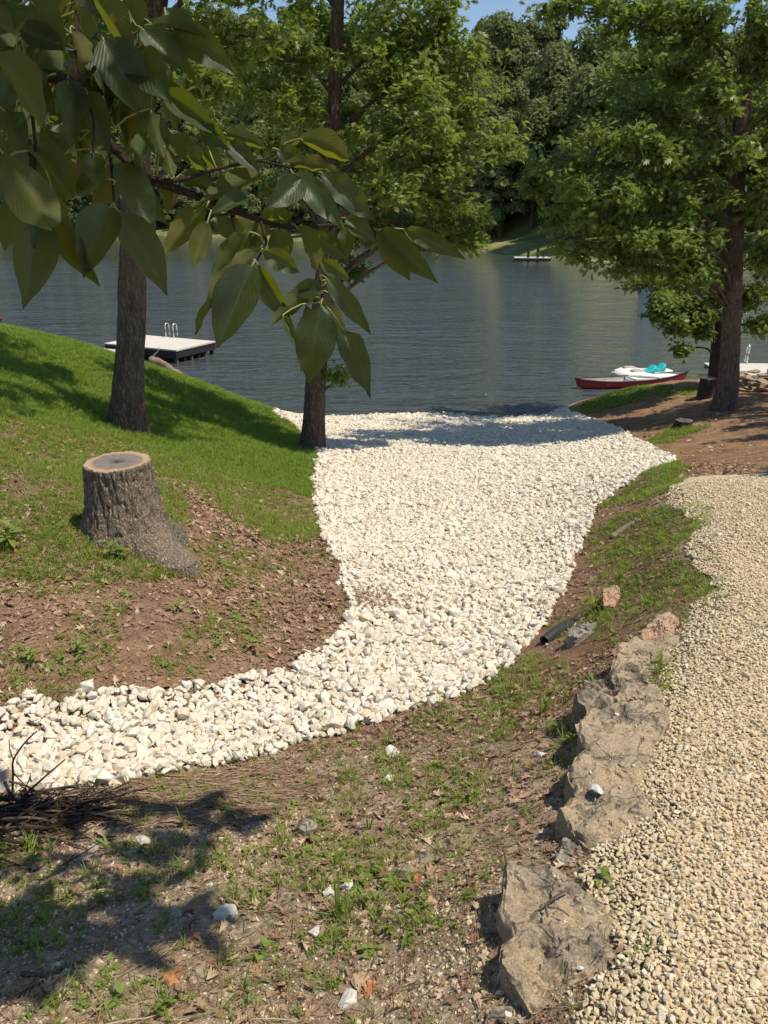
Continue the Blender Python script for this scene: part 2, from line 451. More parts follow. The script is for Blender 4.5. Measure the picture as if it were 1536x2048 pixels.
anch = np.array([(-12,22.5,-3.3),(-9,23,-3.9),(-6,22,-4.0),(0,23.5,-4.4),(5.5,24,-4.4),(9,25,-4.2),(12,25.5,-4.2),(16,26,-4.2),(-20,24,-2.2),(-24,29,-4.2),(-14,27,-4.3),(-30,18,.6),(-16,10,.2),(-9,4,-.2),(22,18,-2.0),(24,26,-4),(22,6,-.9),(9,3,-.3),(-8,-2,.2),(8,-2,.1),(0,-4,.25),(2,-.5,.05),(-2.5,.2,-.3),(-6,2.8,-.9),(-30,-4,1.0),(30,-4,.3),(-9,3.2,-.85),(0,32,-5.5),(30,32,-5.5),(-30,34,-5.5),(8.5,20.5,-2.7),(11,20,-2.5),(8,22.2,-3.3),(11,22.4,-3.3),(14,22.5,-3.2)])
CP = np.vstack([pts, anch])
def _phi(r2):
    return 0.5 * r2 * np.log(r2 + 1e-9)
_n = len(CP)
_A = np.zeros((_n + 3, _n + 3))
_A[:_n, :_n] = _phi(((CP[:, None, :2] - CP[None, :, :2]) ** 2).sum(-1)) + np.eye(_n) * 0.02
_A[:_n, _n] = 1; _A[:_n, _n + 1:] = CP[:, :2]; _A[_n:, :_n] = _A[:_n, _n:].T
_w = np.linalg.solve(_A, np.concatenate([CP[:, 2], [0, 0, 0]]))
def H(x, y):
    x = np.asarray(x, float); y = np.asarray(y, float)
    sh = x.shape
    q = np.stack([x.ravel(), y.ravel()], -1)
    out = np.zeros(len(q))
    for i in range(0, len(q), 20000):
        b = q[i:i + 20000]
        out[i:i + 20000] = _phi(((b[:, None] - CP[None, :, :2]) ** 2).sum(-1)) @ _w[:_n] + _w[_n] + b @ _w[_n + 1:]
    out = out.reshape(sh)
    return out + 0.012 * n2(x, y, 2.2, 3) + 0.03 * n2(x, y, 0.6, 4, 2)
def Hn(x, y, e=0.05):
    dx = (H(x + e, y) - H(x - e, y)) / (2 * e); dy = (H(x, y + e) - H(x, y - e)) / (2 * e)
    n = np.stack([-dx, -dy, np.ones_like(dx)], -1)
    return n / np.linalg.norm(n, axis=-1, keepdims=True)
_ts = np.concatenate([np.arange(0.8, 6, 0.01), np.arange(6, 34, 0.04)])
def G(u, v):                                  # where the sight line meets the ground
    p = EYE + ray(u, v)[None] * _ts[:, None]
    b = np.nonzero(p[:, 2] < H(p[:, 0], p[:, 1]))[0]
    return p[b[0]] if len(b) else p[-1]
def poly(pp):
    return np.array([G(u, v)[:2] for u, v in pp])
def inside(pg, x, y):
    c = np.zeros(np.shape(x), bool)
    n = len(pg)
    for i in range(n):
        x1, y1 = pg[i]; x2, y2 = pg[(i + 1) % n]
        c ^= ((y1 > y) != (y2 > y)) & (x < (x2 - x1) * (y - y1) / (y2 - y1 + 1e-12) + x1)
    return c
def edist(pg, x, y):
    d = np.full(np.shape(x), 1e9)
    for i in range(len(pg)):
        a = pg[i]; b = pg[(i + 1) % len(pg)]; ab = b - a
        t = np.clip(((x - a[0]) * ab[0] + (y - a[1]) * ab[1]) / (ab @ ab + 1e-12), 0, 1)
        d = np.minimum(d, np.hypot(x - a[0] - t * ab[0], y - a[1] - t * ab[1]))
    return d
def sdf(pg, x, y):                            # positive inside
    return np.where(inside(pg, x, y), 1, -1) * edist(pg, x, y)

left_edge = [(0,1425),(60,1412),(180,1396),(300,1386),(450,1368),(580,1344),(650,1308),(700,1250),(715,1215),(690,1160),(650,1085),(632,1000),(630,950),(638,912),(620,884),(590,852),(545,826)]
right_edge = [(1130,822),(1200,848),(1255,868),(1310,902),(1352,918),(1260,962),(1182,1020),(1168,1080),(1140,1130),(1105,1215),(1088,1268),(1000,1340),(900,1392),(800,1430),(700,1462),(560,1502),(400,1542),(200,1582),(100,1578),(0,1588)]
le, re_ = poly(left_edge), poly(right_edge)
CH = np.vstack([[(-6.0, le[0, 1] + 0.35)], le, [(le[-1, 0] - .3, 21.5), (re_[0, 0] + .2, 21.5)], re_, [(-6.0, re_[-1, 1] + 0.2)]])
drive_l = [(1150,2048),(1255,1960),(1262,1895),(1228,1840),(1180,1750),(1285,1660),(1270,1560),(1300,1480),(1325,1400),(1355,1310),(1395,1230),(1440,1180),(1410,1120),(1380,1090),(1415,1040),(1345,1005),(1342,962),(1410,952),(1536,952)]
dl = poly(drive_l)
DR = np.vstack([[(dl[0, 0] - .1, -3.0)], [(dl[0, 0], 0.4)], dl, [(7.5, 6.9), (9.0, 2.0), (9.0, -3.0)]])
LUSH = np.vstack([poly([(545,828),(590,853),(620,886),(636,915),(630,950),(630,1000),(560,975),(480,960),(400,935),(330,905),(200,868),(0,830)]), [(-16, 8.5), (-30, 12), (-30, 24), (-14, 23.5), (-8, 23.0), (-4.2, 22.0)]])
PATCH = np.vstack([poly([(0,830),(200,868),(330,905),(400,935),(480,960),(560,975),(632,1000),(640,1060),(560,1080),(430,1000),(330,960),(330,1130),(230,1140),(130,1060),(60,1130),(0,1110)]), [(-6.5, 4.6), (-16, 8.5)]])
BANKG = [poly(q) for q in (
 [(1350,925),(1375,938),(1335,985),(1290,1000),(1200,1015),(1188,1022),(1262,965)],
 [(1178,1052),(1290,1020),(1405,1018),(1412,1055),(1345,1110),(1425,1125),(1445,1175),(1380,1245),(1300,1225),(1240,1225),(1190,1245),(1110,1252),(1180,1200),(1215,1160),(1190,1115)],
 [(1140,824),(1190,797),(1260,777),(1395,776),(1395,788),(1300,796),(1200,822),(1150,830)],
 [(1270,890),(1345,855),(1420,852),(1335,888)],
 [(1250,1240),(1190,1290),(1120,1270),(1180,1235)])]
DIRT = np.vstack([poly([(1130,824),(1300,792),(1536,790),(1536,950),(1350,950),(1352,918),(1310,902),(1255,868),(1200,848)]), ])
DIRT = np.vstack([DIRT[:2], [(13, 20), (16, 14), (9, 8.0)], DIRT[3:]])

# ------------------------------------------------------------------ ground sheet
def axis(lo, hi, c, fine, n):
    t = np.linspace(-1, 1, n)
    g = np.sign(t) * (fine * abs(t) + (1 - fine) * abs(t) ** 3.2)
    return np.where(g < 0, c + g * (c - lo), c + g * (hi - c))
gx = axis(-34, 34, -0.2, 0.30, 301); gy = axis(-5, 33, 4.5, 0.42, 271)
X, Y = np.meshgrid(gx, gy)
Z = H(X, Y)
in_ch = sdf(CH, X, Y); in_dr = sdf(DR, X, Y)
nx, ny = len(gx), len(gy)
i, j = np.meshgrid(np.arange(nx - 1), np.arange(ny - 1))
b0 = (j * nx + i).ravel()
quads = np.stack([b0, b0 + 1, b0 + 1 + nx, b0 + nx], -1)
lush = sdf(LUSH, X, Y); patch = sdf(PATCH, X, Y); dirt = sdf(DIRT, X, Y)
bank = np.max([sdf(q, X, Y) for q in BANKG], axis=0)
green = np.clip(lush / 0.5 + 0.5, 0, 1)
green2 = np.clip(np.maximum(np.clip(patch / 0.4 + 0.5, 0, 1) * 0.7, np.clip(bank / 0.15 + 0.5, 0, 1) * 0.8), 0, 1)
_mo = G(1165, 1305)
orange = np.maximum(np.clip(dirt / 0.4 + 0.5, 0, 1), np.exp(-(((X - _mo[0]) / .38) ** 2 + ((Y - _mo[1]) / .3) ** 2) ** 2))
near = np.clip(1 - (Y - 2.6) / 0.8, 0, 1) * np.clip((X + 3) / 2, 0, 1)
attr = np.stack([np.maximum(green, green2 * 0.75), orange, np.maximum(near, np.clip(in_dr / 0.3 + 1, 0, 1)), np.ones_like(X)], -1)

m, nt, out = new_mat('soil'); n = N(nt)
co = n('TexCoord').outputs['Object']
at = n('Attribute', p_attribute_name='zone').outputs['Color']
sep = n('SeparateColor', i0=at)
big = n.noise(co, 1.3, 5, 0.6); mid = n.noise(co, 7, 5, 0.65); fine = n.noise(co, 60, 5, 0.7)
soil = n.ramp(mid, [(0.3, (0.17, 0.105, 0.065)), (0.5, (0.29, 0.185, 0.118)), (0.7, (0.40, 0.27, 0.175))])
soil = n.mixc(n.math('MULTIPLY', n.remap(big, 0.5, 0.68), 0.55), soil, (0.42, 0.235, 0.125))
nearc = n.ramp(n.noise(co, 18, 5, 0.7), [(0.3, (0.28, 0.20, 0.13)), (0.5, (0.46, 0.35, 0.235)), (0.68, (0.64, 0.52, 0.37))])
grs = n.ramp(mid, [(0.3, (0.07, 0.085, 0.02)), (0.55, (0.12, 0.14, 0.03)), (0.75, (0.18, 0.15, 0.055))])
ora = n.ramp(n.noise(co, 3.5, 6, 0.65), [(0.3, (0.16, 0.095, 0.058)), (0.5, (0.29, 0.175, 0.10)), (0.7, (0.40, 0.26, 0.15))])
def edge(chn, sc=3.0, amp=0.5):
    v = n.math('ADD', chn, n.math('MULTIPLY', n.math('SUBTRACT', n.noise(co, sc, 4), 0.5), amp * 1.6))
    return n.remap(v, 0.35, 0.65)
c = n.mixc(edge(sep.outputs[2]), soil, nearc)
c = n.mixc(edge(sep.outputs[1]), c, ora)
c = n.mixc(edge(sep.outputs[0]), c, grs)
c = n.mixc(1.0, c, n.ramp(fine, [(0.3, (0.62, 0.62, 0.62)), (0.62, (1.1, 1.1, 1.1))]), 'MULTIPLY')
b = n('BsdfPrincipled', Base_Color=c, Roughness=0.97, Normal=n.bump(n.math('ADD', n.noise(co, 40, 6, 0.75), n.math('MULTIPLY', mid, 2)), 0.8, 0.03))
b.inputs['Specular IOR Level'].default_value = 0.1
surf(nt, out, b)
M['soil'] = m
gm = mesh_np('ground', np.stack([X, Y, Z], -1).reshape(-1, 3), quads, [M['soil']], True)
ca = gm.color_attributes.new('zone', 'FLOAT_COLOR', 'POINT')
ca.data.foreach_set('color', attr.astype(np.float32).ravel())
ground = tag(obj('ground', gm), 'sloping bank of brown soil, leaf litter and lawn', kind='structure')

# sheets under the stones: crushed fines
def bed(name, pg, dz, mat, off=0.05, step=0.12, ymax=99):
    x0, y0 = pg.min(0) - .2; x1, y1 = pg.max(0) + .2
    ax = np.arange(x0, x1, step); ay = np.arange(y0, min(y1, ymax), step)
    bx, by = np.meshgrid(ax, ay)
    keep = sdf(pg, bx, by) > off
    idx = np.arange(bx.size).reshape(bx.shape)
    ok = keep[:-1, :-1] & keep[1:, :-1] & keep[:-1, 1:] & keep[1:, 1:]
    q = np.stack([idx[:-1, :-1][ok], idx[:-1, 1:][ok], idx[1:, 1:][ok], idx[1:, :-1][ok]], -1)
    used = np.unique(q); mp = np.full(bx.size, -1); mp[used] = np.arange(len(used))
    v = np.stack([bx, by, H(bx, by) + dz], -1).reshape(-1, 3)[used]
    return obj(name, mesh_np(name, v, mp[q], [mat], True))
def fines(name, a, b_, c_, sc):
    m, nt, out = new_mat(name); n = N(nt)
    co = n('TexCoord').outputs['Object']
    f = n.noise(co, sc, 5, 0.7)
    col = n.ramp(f, [(0.3, a), (0.5, b_), (0.7, c_)])
    col = n.mixc(n.math('MULTIPLY', n.remap(n.noise(co, 1.1, 4), 0.5, 0.7), 0.45), col, tuple(x * 0.75 for x in b_))
    vor = n('TexVoronoi', Vector=co, Scale=sc * 1.4).outputs[0]
    b = n('BsdfPrincipled', Base_Color=col, Roughness=0.95, Normal=n.bump(vor, 0.9, 0.015))
    b.inputs['Specular IOR Level'].default_value = 0.1
    surf(nt, out, b)
    return m
M['fines_white'] = fines('stone_bed', (0.55, 0.49, 0.38), (0.70, 0.64, 0.52), (0.80, 0.74, 0.62), 16)
M['fines_tan'] = fines('gravel_bed', (0.50, 0.39, 0.25), (0.66, 0.53, 0.36), (0.76, 0.65, 0.47), 45)
channel = tag(bed('rock_channel', CH, 0.012, M['fines_white']), 'channel bed of broken white stone running down to the lake', kind='structure')
driveway = tag(bed('gravel_driveway', DR, 0.012, M['fines_tan'], 0.03, 0.08), 'tan crushed gravel driveway', kind='structure')

# ------------------------------------------------------------------ lake
m, nt, out = new_mat('lake_water'); n = N(nt)
co = n('TexCoord').outputs['Object']
def wav(sx, sy, sc, det, rot=0.0, dist=0.0):
    return n.noise(n('Mapping', Vector=co, Scale=(sx, sy, 1), Rotation=(0, 0, rot)), sc, det, 0.5, dist)
h = n.math('ADD', n.math('MULTIPLY', wav(0.6, 2.0, 0.85, 3, 0.10, 0.5), 1.0), n.math('MULTIPLY', wav(0.8, 2.2, 2.2, 2, -0.22, 0.3), 0.42))
h = n.math('ADD', h, n.math('MULTIPLY', wav(0.5, 1.5, 0.22, 2, 0.2), 1.6))
calm = n.remap(n.noise(n('Mapping', Vector=co, Scale=(0.35, 1, 1)), 0.035, 2), 0.35, 0.65, 0.7, 1.0)
sepp = n('SeparateXYZ', i0=co)
shelter = n.remap(sepp.outputs[1], 58, 95, 1.0, 0.22)      # calm water in the lee of the far bank
bn = n('Bump', Strength=n.math('MULTIPLY', calm, n.math('MULTIPLY', shelter, 1.0)), Distance=0.34, Height=h)
b = n('BsdfPrincipled', Base_Color=(0.058, 0.069, 0.070), Roughness=0.05, Normal=bn.outputs[0])
b.inputs['IOR'].default_value = 1.333
b.inputs['Specular IOR Level'].default_value = 0.5
surf(nt, out, b)
M['water'] = m
lx = np.array([-400, -120, -40, -15, 0, 15, 40, 120, 400.0]); ly = np.array([17.0, 19, 22, 26, 32, 45, 70, 110, 180, 320, 460])
LX, LY = np.meshgrid(lx, ly)
b0 = (np.arange(len(ly) - 1)[:, None] * len(lx) + np.arange(len(lx) - 1)[None]).ravel()
lake = tag(obj('lake', mesh_np('lake', np.stack([LX, LY, np.full(LX.shape, WATER)], -1).reshape(-1, 3), np.stack([b0, b0 + 1, b0 + 1 + len(lx), b0 + len(lx)], -1), [M['water']])), 'rippled dark lake water', kind='structure')

# ------------------------------------------------------------------ far shore terrain
shore = np.array([(-500, 260), (-150, 225), (-105, 215), (-60, 200), (-22, 160), (0, 140), (9, 122), (16, 111), (22, 96), (27, 86), (33, 80), (42, 75), (70, 66), (120, 50), (500, 20)], float)
def shore_y(x): return np.interp(x, shore[:, 0], shore[:, 1])
def HF(x, y):
    d = y - shore_y(x)
    d = d * np.interp(x, [-60, 0, 20, 60], [0.85, 0.72, 0.62, 0.55])
    h = np.interp(d, [-40, -6, 0, 6, 14, 30, 60, 110, 160, 300], [-8, -1.5, 0.0, 0.9, 2.0, 7.5, 20, 37, 46, 40])
    h = np.where(d > 10, 2 + (h - 2) * np.interp(x, [-120, -30, 10, 30], [1.75, 1.5, 1.16, 1.09]), h)
    return WATER + h + 0.5 * n2(x, y, 0.05, 9)
fx = np.concatenate([np.linspace(-500, -160, 18), np.linspace(-150, 100, 84), np.linspace(110, 500, 20)])
fd = np.concatenate([np.linspace(-30, 30, 31), np.linspace(36, 520, 40)])
FX, FD = np.meshgrid(fx, fd); FY = shore_y(FX) + FD
b0 = (np.arange(len(fd) - 1)[:, None] * len(fx) + np.arange(len(fx) - 1)[None]).ravel()
m, nt, out = new_mat('far_bank_grass'); n = N(nt)
co = n('TexCoord').outputs['Object']
col = n.ramp(n.noise(co, 0.25, 5, 0.65), [(0.3, (0.07, 0.09, 0.02)), (0.5, (0.15, 0.17, 0.04)), (0.68, (0.30, 0.24, 0.11))])
b = n('BsdfPrincipled', Base_Color=col, Roughness=0.95)
surf(nt, out, b)
far = tag(obj('far_hillside', mesh_np('far_hillside', np.stack([FX, FY, HF(FX, FY)], -1).reshape(-1, 3), np.stack([b0, b0 + 1, b0 + 1 + len(fx), b0 + len(fx)], -1), [m], True)), 'grassy far bank and wooded hill', kind='structure')

# ------------------------------------------------------------------ scatter by geometry nodes (stuff) ----------------
def scatter(name, temps, pos, rot, scl, idx, parent=None):
    me = bpy.data.meshes.new(name)
    me.vertices.add(len(pos))
    me.vertices.foreach_set('co', np.asarray(pos, np.float32).ravel())
    scl = np.asarray(scl, float)
    if scl.ndim == 1: scl = np.repeat(scl[:, None], 3, 1)
    for nm, ty, dat in (('rot', 'FLOAT_VECTOR', rot), ('scl', 'FLOAT_VECTOR', scl)):
        a = me.attributes.new(nm, ty, 'POINT'); a.data.foreach_set('vector', np.asarray(dat, np.float32).ravel())
    a = me.attributes.new('idx', 'INT', 'POINT'); a.data.foreach_set('value', np.asarray(idx, np.int32))
    o = obj(name, me, parent)
    ng = bpy.data.node_groups.new(name + '_scatter', 'GeometryNodeTree')
    ng.interface.new_socket('Geometry', in_out='INPUT', socket_type='NodeSocketGeometry')
    ng.interface.new_socket('Geometry', in_out='OUTPUT', socket_type='NodeSocketGeometry')
    nd, lk = ng.nodes, ng.links
    gi, go = nd.new('NodeGroupInput'), nd.new('NodeGroupOutput')
    jn = nd.new('GeometryNodeJoinGeometry')
    for t in temps:
        oi = nd.new('GeometryNodeObjectInfo'); oi.inputs['Object'].default_value = t; oi.inputs['As Instance'].default_value = True
        lk.new(oi.outputs['Geometry'], jn.inputs[0])
    def na(nm, ty):
        k = nd.new('GeometryNodeInputNamedAttribute'); k.data_type = ty; k.inputs['Name'].default_value = nm
        return k.outputs[0]
    ip = nd.new('GeometryNodeInstanceOnPoints')
    e2r = nd.new('FunctionNodeEulerToRotation')
    lk.new(na('rot', 'FLOAT_VECTOR'), e2r.inputs[0])
    lk.new(gi.outputs[0], ip.inputs['Points']); lk.new(jn.outputs[0], ip.inputs['Instance'])
    ip.inputs['Pick Instance'].default_value = True
    lk.new(na('idx', 'INT'), ip.inputs['Instance Index'])
    lk.new(e2r.outputs[0], ip.inputs['Rotation']); lk.new(na('scl', 'FLOAT_VECTOR'), ip.inputs['Scale'])
    lk.new(ip.outputs[0], go.inputs[0])
    md = o.modifiers.new('scatter', 'NODES'); md.node_group = ng
    return o
def template(name, me):                       # shape used only as a source of copies
    return bpy.data.objects.new(name, me)

# angular stone shapes
def stone_mesh(name, mat, seed, squash=(1, .85, .68), npts=15, bev=0.045, sub=False):
    r = np.random.default_rng(seed)
    d = r.normal(size=(npts, 3)); d /= np.linalg.norm(d, axis=1)[:, None]
    p = d * (0.82 + 0.3 * r.random((npts, 1))) * np.array(squash)
    bm = bmesh.new()
    for q in p: bm.verts.new(q)
    res = bmesh.ops.convex_hull(bm, input=bm.verts)
    bmesh.ops.delete(bm, geom=list({g for g in res['geom_interior'] + res['geom_unused'] if isinstance(g, bmesh.types.BMVert)}), context='VERTS')
    bmesh.ops.dissolve_limit(bm, angle_limit=0.26, verts=bm.verts, edges=bm.edges)
    if bev:
        bmesh.ops.bevel(bm, geom=list(bm.edges), offset=bev, segments=1, affect='EDGES', clamp_overlap=True)
    bmesh.ops.triangulate(bm, faces=bm.faces)
    if sub:
        bmesh.ops.subdivide_edges(bm, edges=bm.edges, cuts=2, use_grid_fill=True)
        co = np.array([v.co[:] for v in bm.verts])
        dsp = fbm(co * 2.6 + seed, 4) * 0.055
        bm.normal_update()
        for v, k in zip(bm.verts, dsp): v.co += v.normal * float(k)
    me = bpy.data.meshes.new(name)
    bm.to_mesh(me); bm.free()
    me.materials.append(mat)
    return me
rip = [stone_mesh('white_stone', M['riprap'], 100 + k, squash=(1, .62 + .06 * (k % 6), .50 + .05 * (k % 5)), npts=13 + k % 5) for k in range(14)]
rip_t = [template('white_stone_shape', x) for x in rip]
grv = [stone_mesh('gravel_stone', M['gravel'], 300 + k, squash=(1, .6 + .07 * (k % 5), .45 + .07 * (k % 4)), npts=11 + k % 4, bev=0.06) for k in range(12)]
grv_t = [template('gravel_stone_shape', x) for x in grv]

def lay_stones(pg, step, jit, size, layers, lift, yfun=None, box=None, off=-0.02):
    x0, y0 = pg.min(0); x1, y1 = pg.max(0)
    if box: x0, x1, y0, y1 = max(x0, box[0]), min(x1, box[1]), max(y0, box[2]), min(y1, box[3])
    P_, S_ = [], []
    for L in range(layers):
        ax = np.arange(x0, x1, step); ay = np.arange(y0, y1, step)
        gx_, gy_ = np.meshgrid(ax + L * step * .5, ay + L * step * .5)
        px = (gx_ + rng.uniform(-jit, jit, gx_.shape) * step).ravel(); py = (gy_ + rng.uniform(-jit, jit, gx_.shape) * step).ravel()
        e = sdf(pg, px, py) + 0.05 * n2(px, py, 2.5, 21) + 0.03 * n2(px, py, 9, 22)
        k = e > off
        if yfun is not None: k &= rng.random(len(px)) < yfun(px, py)
        px, py = px[k], py[k]
        s = size * np.exp(rng.normal(0, .24, len(px)))
        pz = H(px, py) + 0.012 + s * lift[L] + rng.uniform(-.15, .25, len(px)) * s
        P_.append(np.stack([px, py, pz], -1)); S_.append(s)
    return np.vstack(P_), np.concatenate(S_)
def individuals(name, meshes, pos, rot, scl, idx, parent, most=300):
    """the stones that show largest become single pieces; the rest go to one scatter"""
    u, v, d = proj(pos)
    ok = (u > -10) & (u < 1546) & (v > 0) & (v < 2058) & (d > .3)
    big = np.where(ok, (scl if scl.ndim == 1 else scl.max(1)) / d, 0)
    pick = np.argsort(-big)[:most]
    for k in pick:
        s = scl[k] if scl.ndim > 1 else np.repeat(scl[k], 3)
        obj(name, meshes[idx[k]], parent, pos[k], rot[k], s)
    rest = np.ones(len(pos), bool); rest[pick] = False
    return rest
# white broken stone
pos, sc_ = lay_stones(CH, 0.041, .5, 0.0290, 2, (0.12, 0.62), yfun=lambda x, y: np.interp(y, [4, 9, 20], [1, .8, .55]), box=(-4.5, 9, 0, 20.6))
d_ = np.hypot(pos[:, 0], pos[:, 1])
sc_ *= np.interp(pos[:, 1], [2.5, 5, 12, 20], [1.0, 1.0, 1.2, 1.5]) * np.where(rng.random(len(sc_)) < .06, 1.45, 1)
rot = eul(frames(Hn(pos[:, 0], pos[:, 1]) + rng.normal(0, .45, (len(pos), 3)), rng.uniform(0, 6.28, len(pos))))
idx = rng.integers(0, len(rip), len(pos))
rest = individuals('stone', rip, pos, rot, sc_, idx, channel)
tag(scatter('stones', rip_t, pos[rest], rot[rest], sc_[rest], idx[rest], channel), kind='stuff')
print('riprap', len(pos))
# tan gravel
pos, sc_ = lay_stones(DR, 0.0140, .55, 0.0080, 2, (0.12, 0.65), yfun=lambda x, y: np.interp(y, [0, 2, 3.5, 7], [1, .95, .6, .4]), box=(.3, 5.6, .55, 7.2), off=-0.03)
sc_ *= np.interp(pos[:, 1], [1, 3, 7], [1.0, 1.12, 1.5]) * np.where(rng.random(len(sc_)) < .05, 1.6, 1)
rot = eul(frames(Hn(pos[:, 0], pos[:, 1]) + rng.normal(0, .4, (len(pos), 3)), rng.uniform(0, 6.28, len(pos))))
idx = rng.integers(0, len(grv), len(pos))
rest = individuals('stone', grv, pos, rot, sc_, idx, driveway)
tag(scatter('stones', grv_t, pos[rest], rot[rest], sc_[rest], idx[rest], driveway), kind='stuff')
print('gravel', len(pos))

# ------------------------------------------------------------------ leaves and trees
def oak_leaf(L=1.0, w=1.0, fold=0.10, droop=0.15, lob=1.0):
    """lobed leaf along +y, 13 triangles"""
    ys = [0.0, .22, .46, .70, 1.0]
    sx = [0.015, .085, .095, .07, 0.0]
    tips = [(.20, .30), (.34, .56), (.25, .80)]
    V, T = [], []
    for y, x in zip(ys, sx):
        V += [(-x * w, y, fold * x), (x * w, y, fold * x)]
    for k in range(4):
        a = 2 * k
        T += [(a, a + 1, a + 3), (a, a + 3, a + 2)]
    T = T[:-1] if sx[-1] == 0 else T
    for k, (tx, ty) in enumerate(tips):
        for sgn, s in ((-1, 0), (1, 1)):
            V.append((sgn * tx * w * lob, ty, fold * tx))
            a, b = 2 * k + s, 2 * (k + 1) + s
            T.append((a, b, len(V) - 1) if s == 0 else (b, a, len(V) - 1))
    V = np.array(V, float)
    V[:, 2] -= droop * V[:, 1] ** 2
    return V * L, np.array(T)
def leaf_cluster(nleaf, r, L, spread=0.16, narrow=1.0):
    """a twig end with leaves fanned around it, along +x"""
    mb = MB()
    for k in range(nleaf):
        V, T = oak_leaf(L * r.uniform(.65, 1.15), narrow * r.uniform(.8, 1.1), droop=r.uniform(.05, .35))
        az = r.uniform(-2.6, 2.6); el = r.normal(-.15, .45); roll = r.normal(0, .6)
        Rm = Euler((roll, 0, 0)).to_matrix()
        Rm = Euler((0, 0, az - math.pi / 2)).to_matrix() @ Euler((el, 0, 0)).to_matrix() @ Euler((0, roll, 0)).to_matrix()
        V = V @ np.array(Rm).T
        t = r.random()
        V += np.array([t * spread * 1.6 - spread * .6, r.normal(0, spread * .45), r.normal(0, spread * .35)])
        mb.add(V, None, T)
    return np.vstack(mb.v), np.vstack(mb.t)
def tile(tmpl, pos, Rm, s):
    """copy template (v,t) to many places: big joined arrays"""
    v, t = tmpl
    V = np.einsum('nij,kj->nki', Rm, v) * s[:, None, None] + pos[:, None]
    T = t[None] + (np.arange(len(pos)) * len(v))[:, None, None]
    return V.reshape(-1, 3), T.reshape(-1, 3)
def bark_trunk(path, radii, seg, flare=0.0, lobes=5, seed=0, ridge=0.02, rings=140, flare_h=0.35):
    path = np.asarray(path, float)
    p = smooth_path(path, rings)
    r = np.interp(np.linspace(0, 1, rings), np.linspace(0, 1, len(radii)), radii)
    v, q, t = tube(p, r, seg)
    body = v[:rings * seg].reshape(rings, seg, 3)
    th = np.linspace(0, 2 * np.pi, seg, endpoint=False)
    hgt = (p[:, 2] - p[0, 2])
    ridges = 1 - np.abs(fbm(np.stack([np.cos(th)[None] * 5.5 * np.ones((rings, 1)) + seed, np.sin(th)[None] * 5.5 * np.ones((rings, 1)), hgt[:, None] * 1.7 * np.ones((1, seg))], -1), 3)) * 1.6
    lump = fbm(np.stack([np.cos(th)[None] * 1.2 * np.ones((rings, 1)) + seed, np.sin(th)[None] * 1.2 * np.ones((rings, 1)), hgt[:, None] * .9 * np.ones((1, seg))], -1), 2)
    fl = flare * np.exp(-hgt / flare_h)[:, None] * (0.55 + 0.75 * np.clip(np.cos(lobes * th[None] + seed + 1.1 * np.sin(th[None] * 2 + seed)), -.4, 1))
    cen = p[:, None]
    d = body - cen
    f = .93 + fl + (ridge * (ridges - .6) / np.maximum(r, .03)[:, None]) + lump * .05
    v[:rings * seg] = (cen + d * f[..., None]).reshape(-1, 3)
    return v, q, t
def crown_branches(mb, clusters, trunk_pts, clumps, r, rbase=0.05, up=0.35):
    """limbs from the trunk into each clump, forks to the clump's twig ends; fills clusters with (pos, outward dir)"""
    tp = np.asarray(trunk_pts)
    for (c, rad, n) in clumps:
        c = np.asarray(c, float); rad = np.asarray(rad, float)
        hd = np.hypot(*(tp[:, :2] - c[:2]).T)
        want = c[2] - up * hd - 0.2
        k = np.argmin(np.abs(tp[:, 2] - want) + 0.0 * hd)
        a = tp[k]
        m_ = (a + c) / 2 + np.array([r.normal(0, .1), r.normal(0, .1), .12 * np.linalg.norm(c - a)])
        limb = smooth_path([a, m_, c], 9)
        L = np.linalg.norm(c - a)
        mb.tube(limb, np.linspace(min(rbase, .02 + .012 * L), .012, 9), 6)
        nb = max(3, int(n / 9))
        ends = []
        for _ in range(nb):
            d = r.normal(size=3); d /= np.linalg.norm(d)
            e = c + d * rad * r.uniform(.45, 1.0) ** .6
            s0 = limb[r.integers(4, 9)]
            mid = (s0 + e) / 2 + np.array([0, 0, .05 * np.linalg.norm(e - s0)])
            br = smooth_path([s0, mid, e], 5)
            mb.tube(br, np.linspace(.012, .005, 5), 4, False)
            ends.append(br)
        for _ in range(n):
            br = ends[r.integers(len(ends))]
            t = r.uniform(.25, 1.05)
            b_ = br[0] + (br[-1] - br[0]) * t + r.normal(0, 1, 3) * rad * 0.22
            out_ = b_ - c; out_[2] *= .4
            clusters.append((b_, out_ + r.normal(0, .3, 3)))
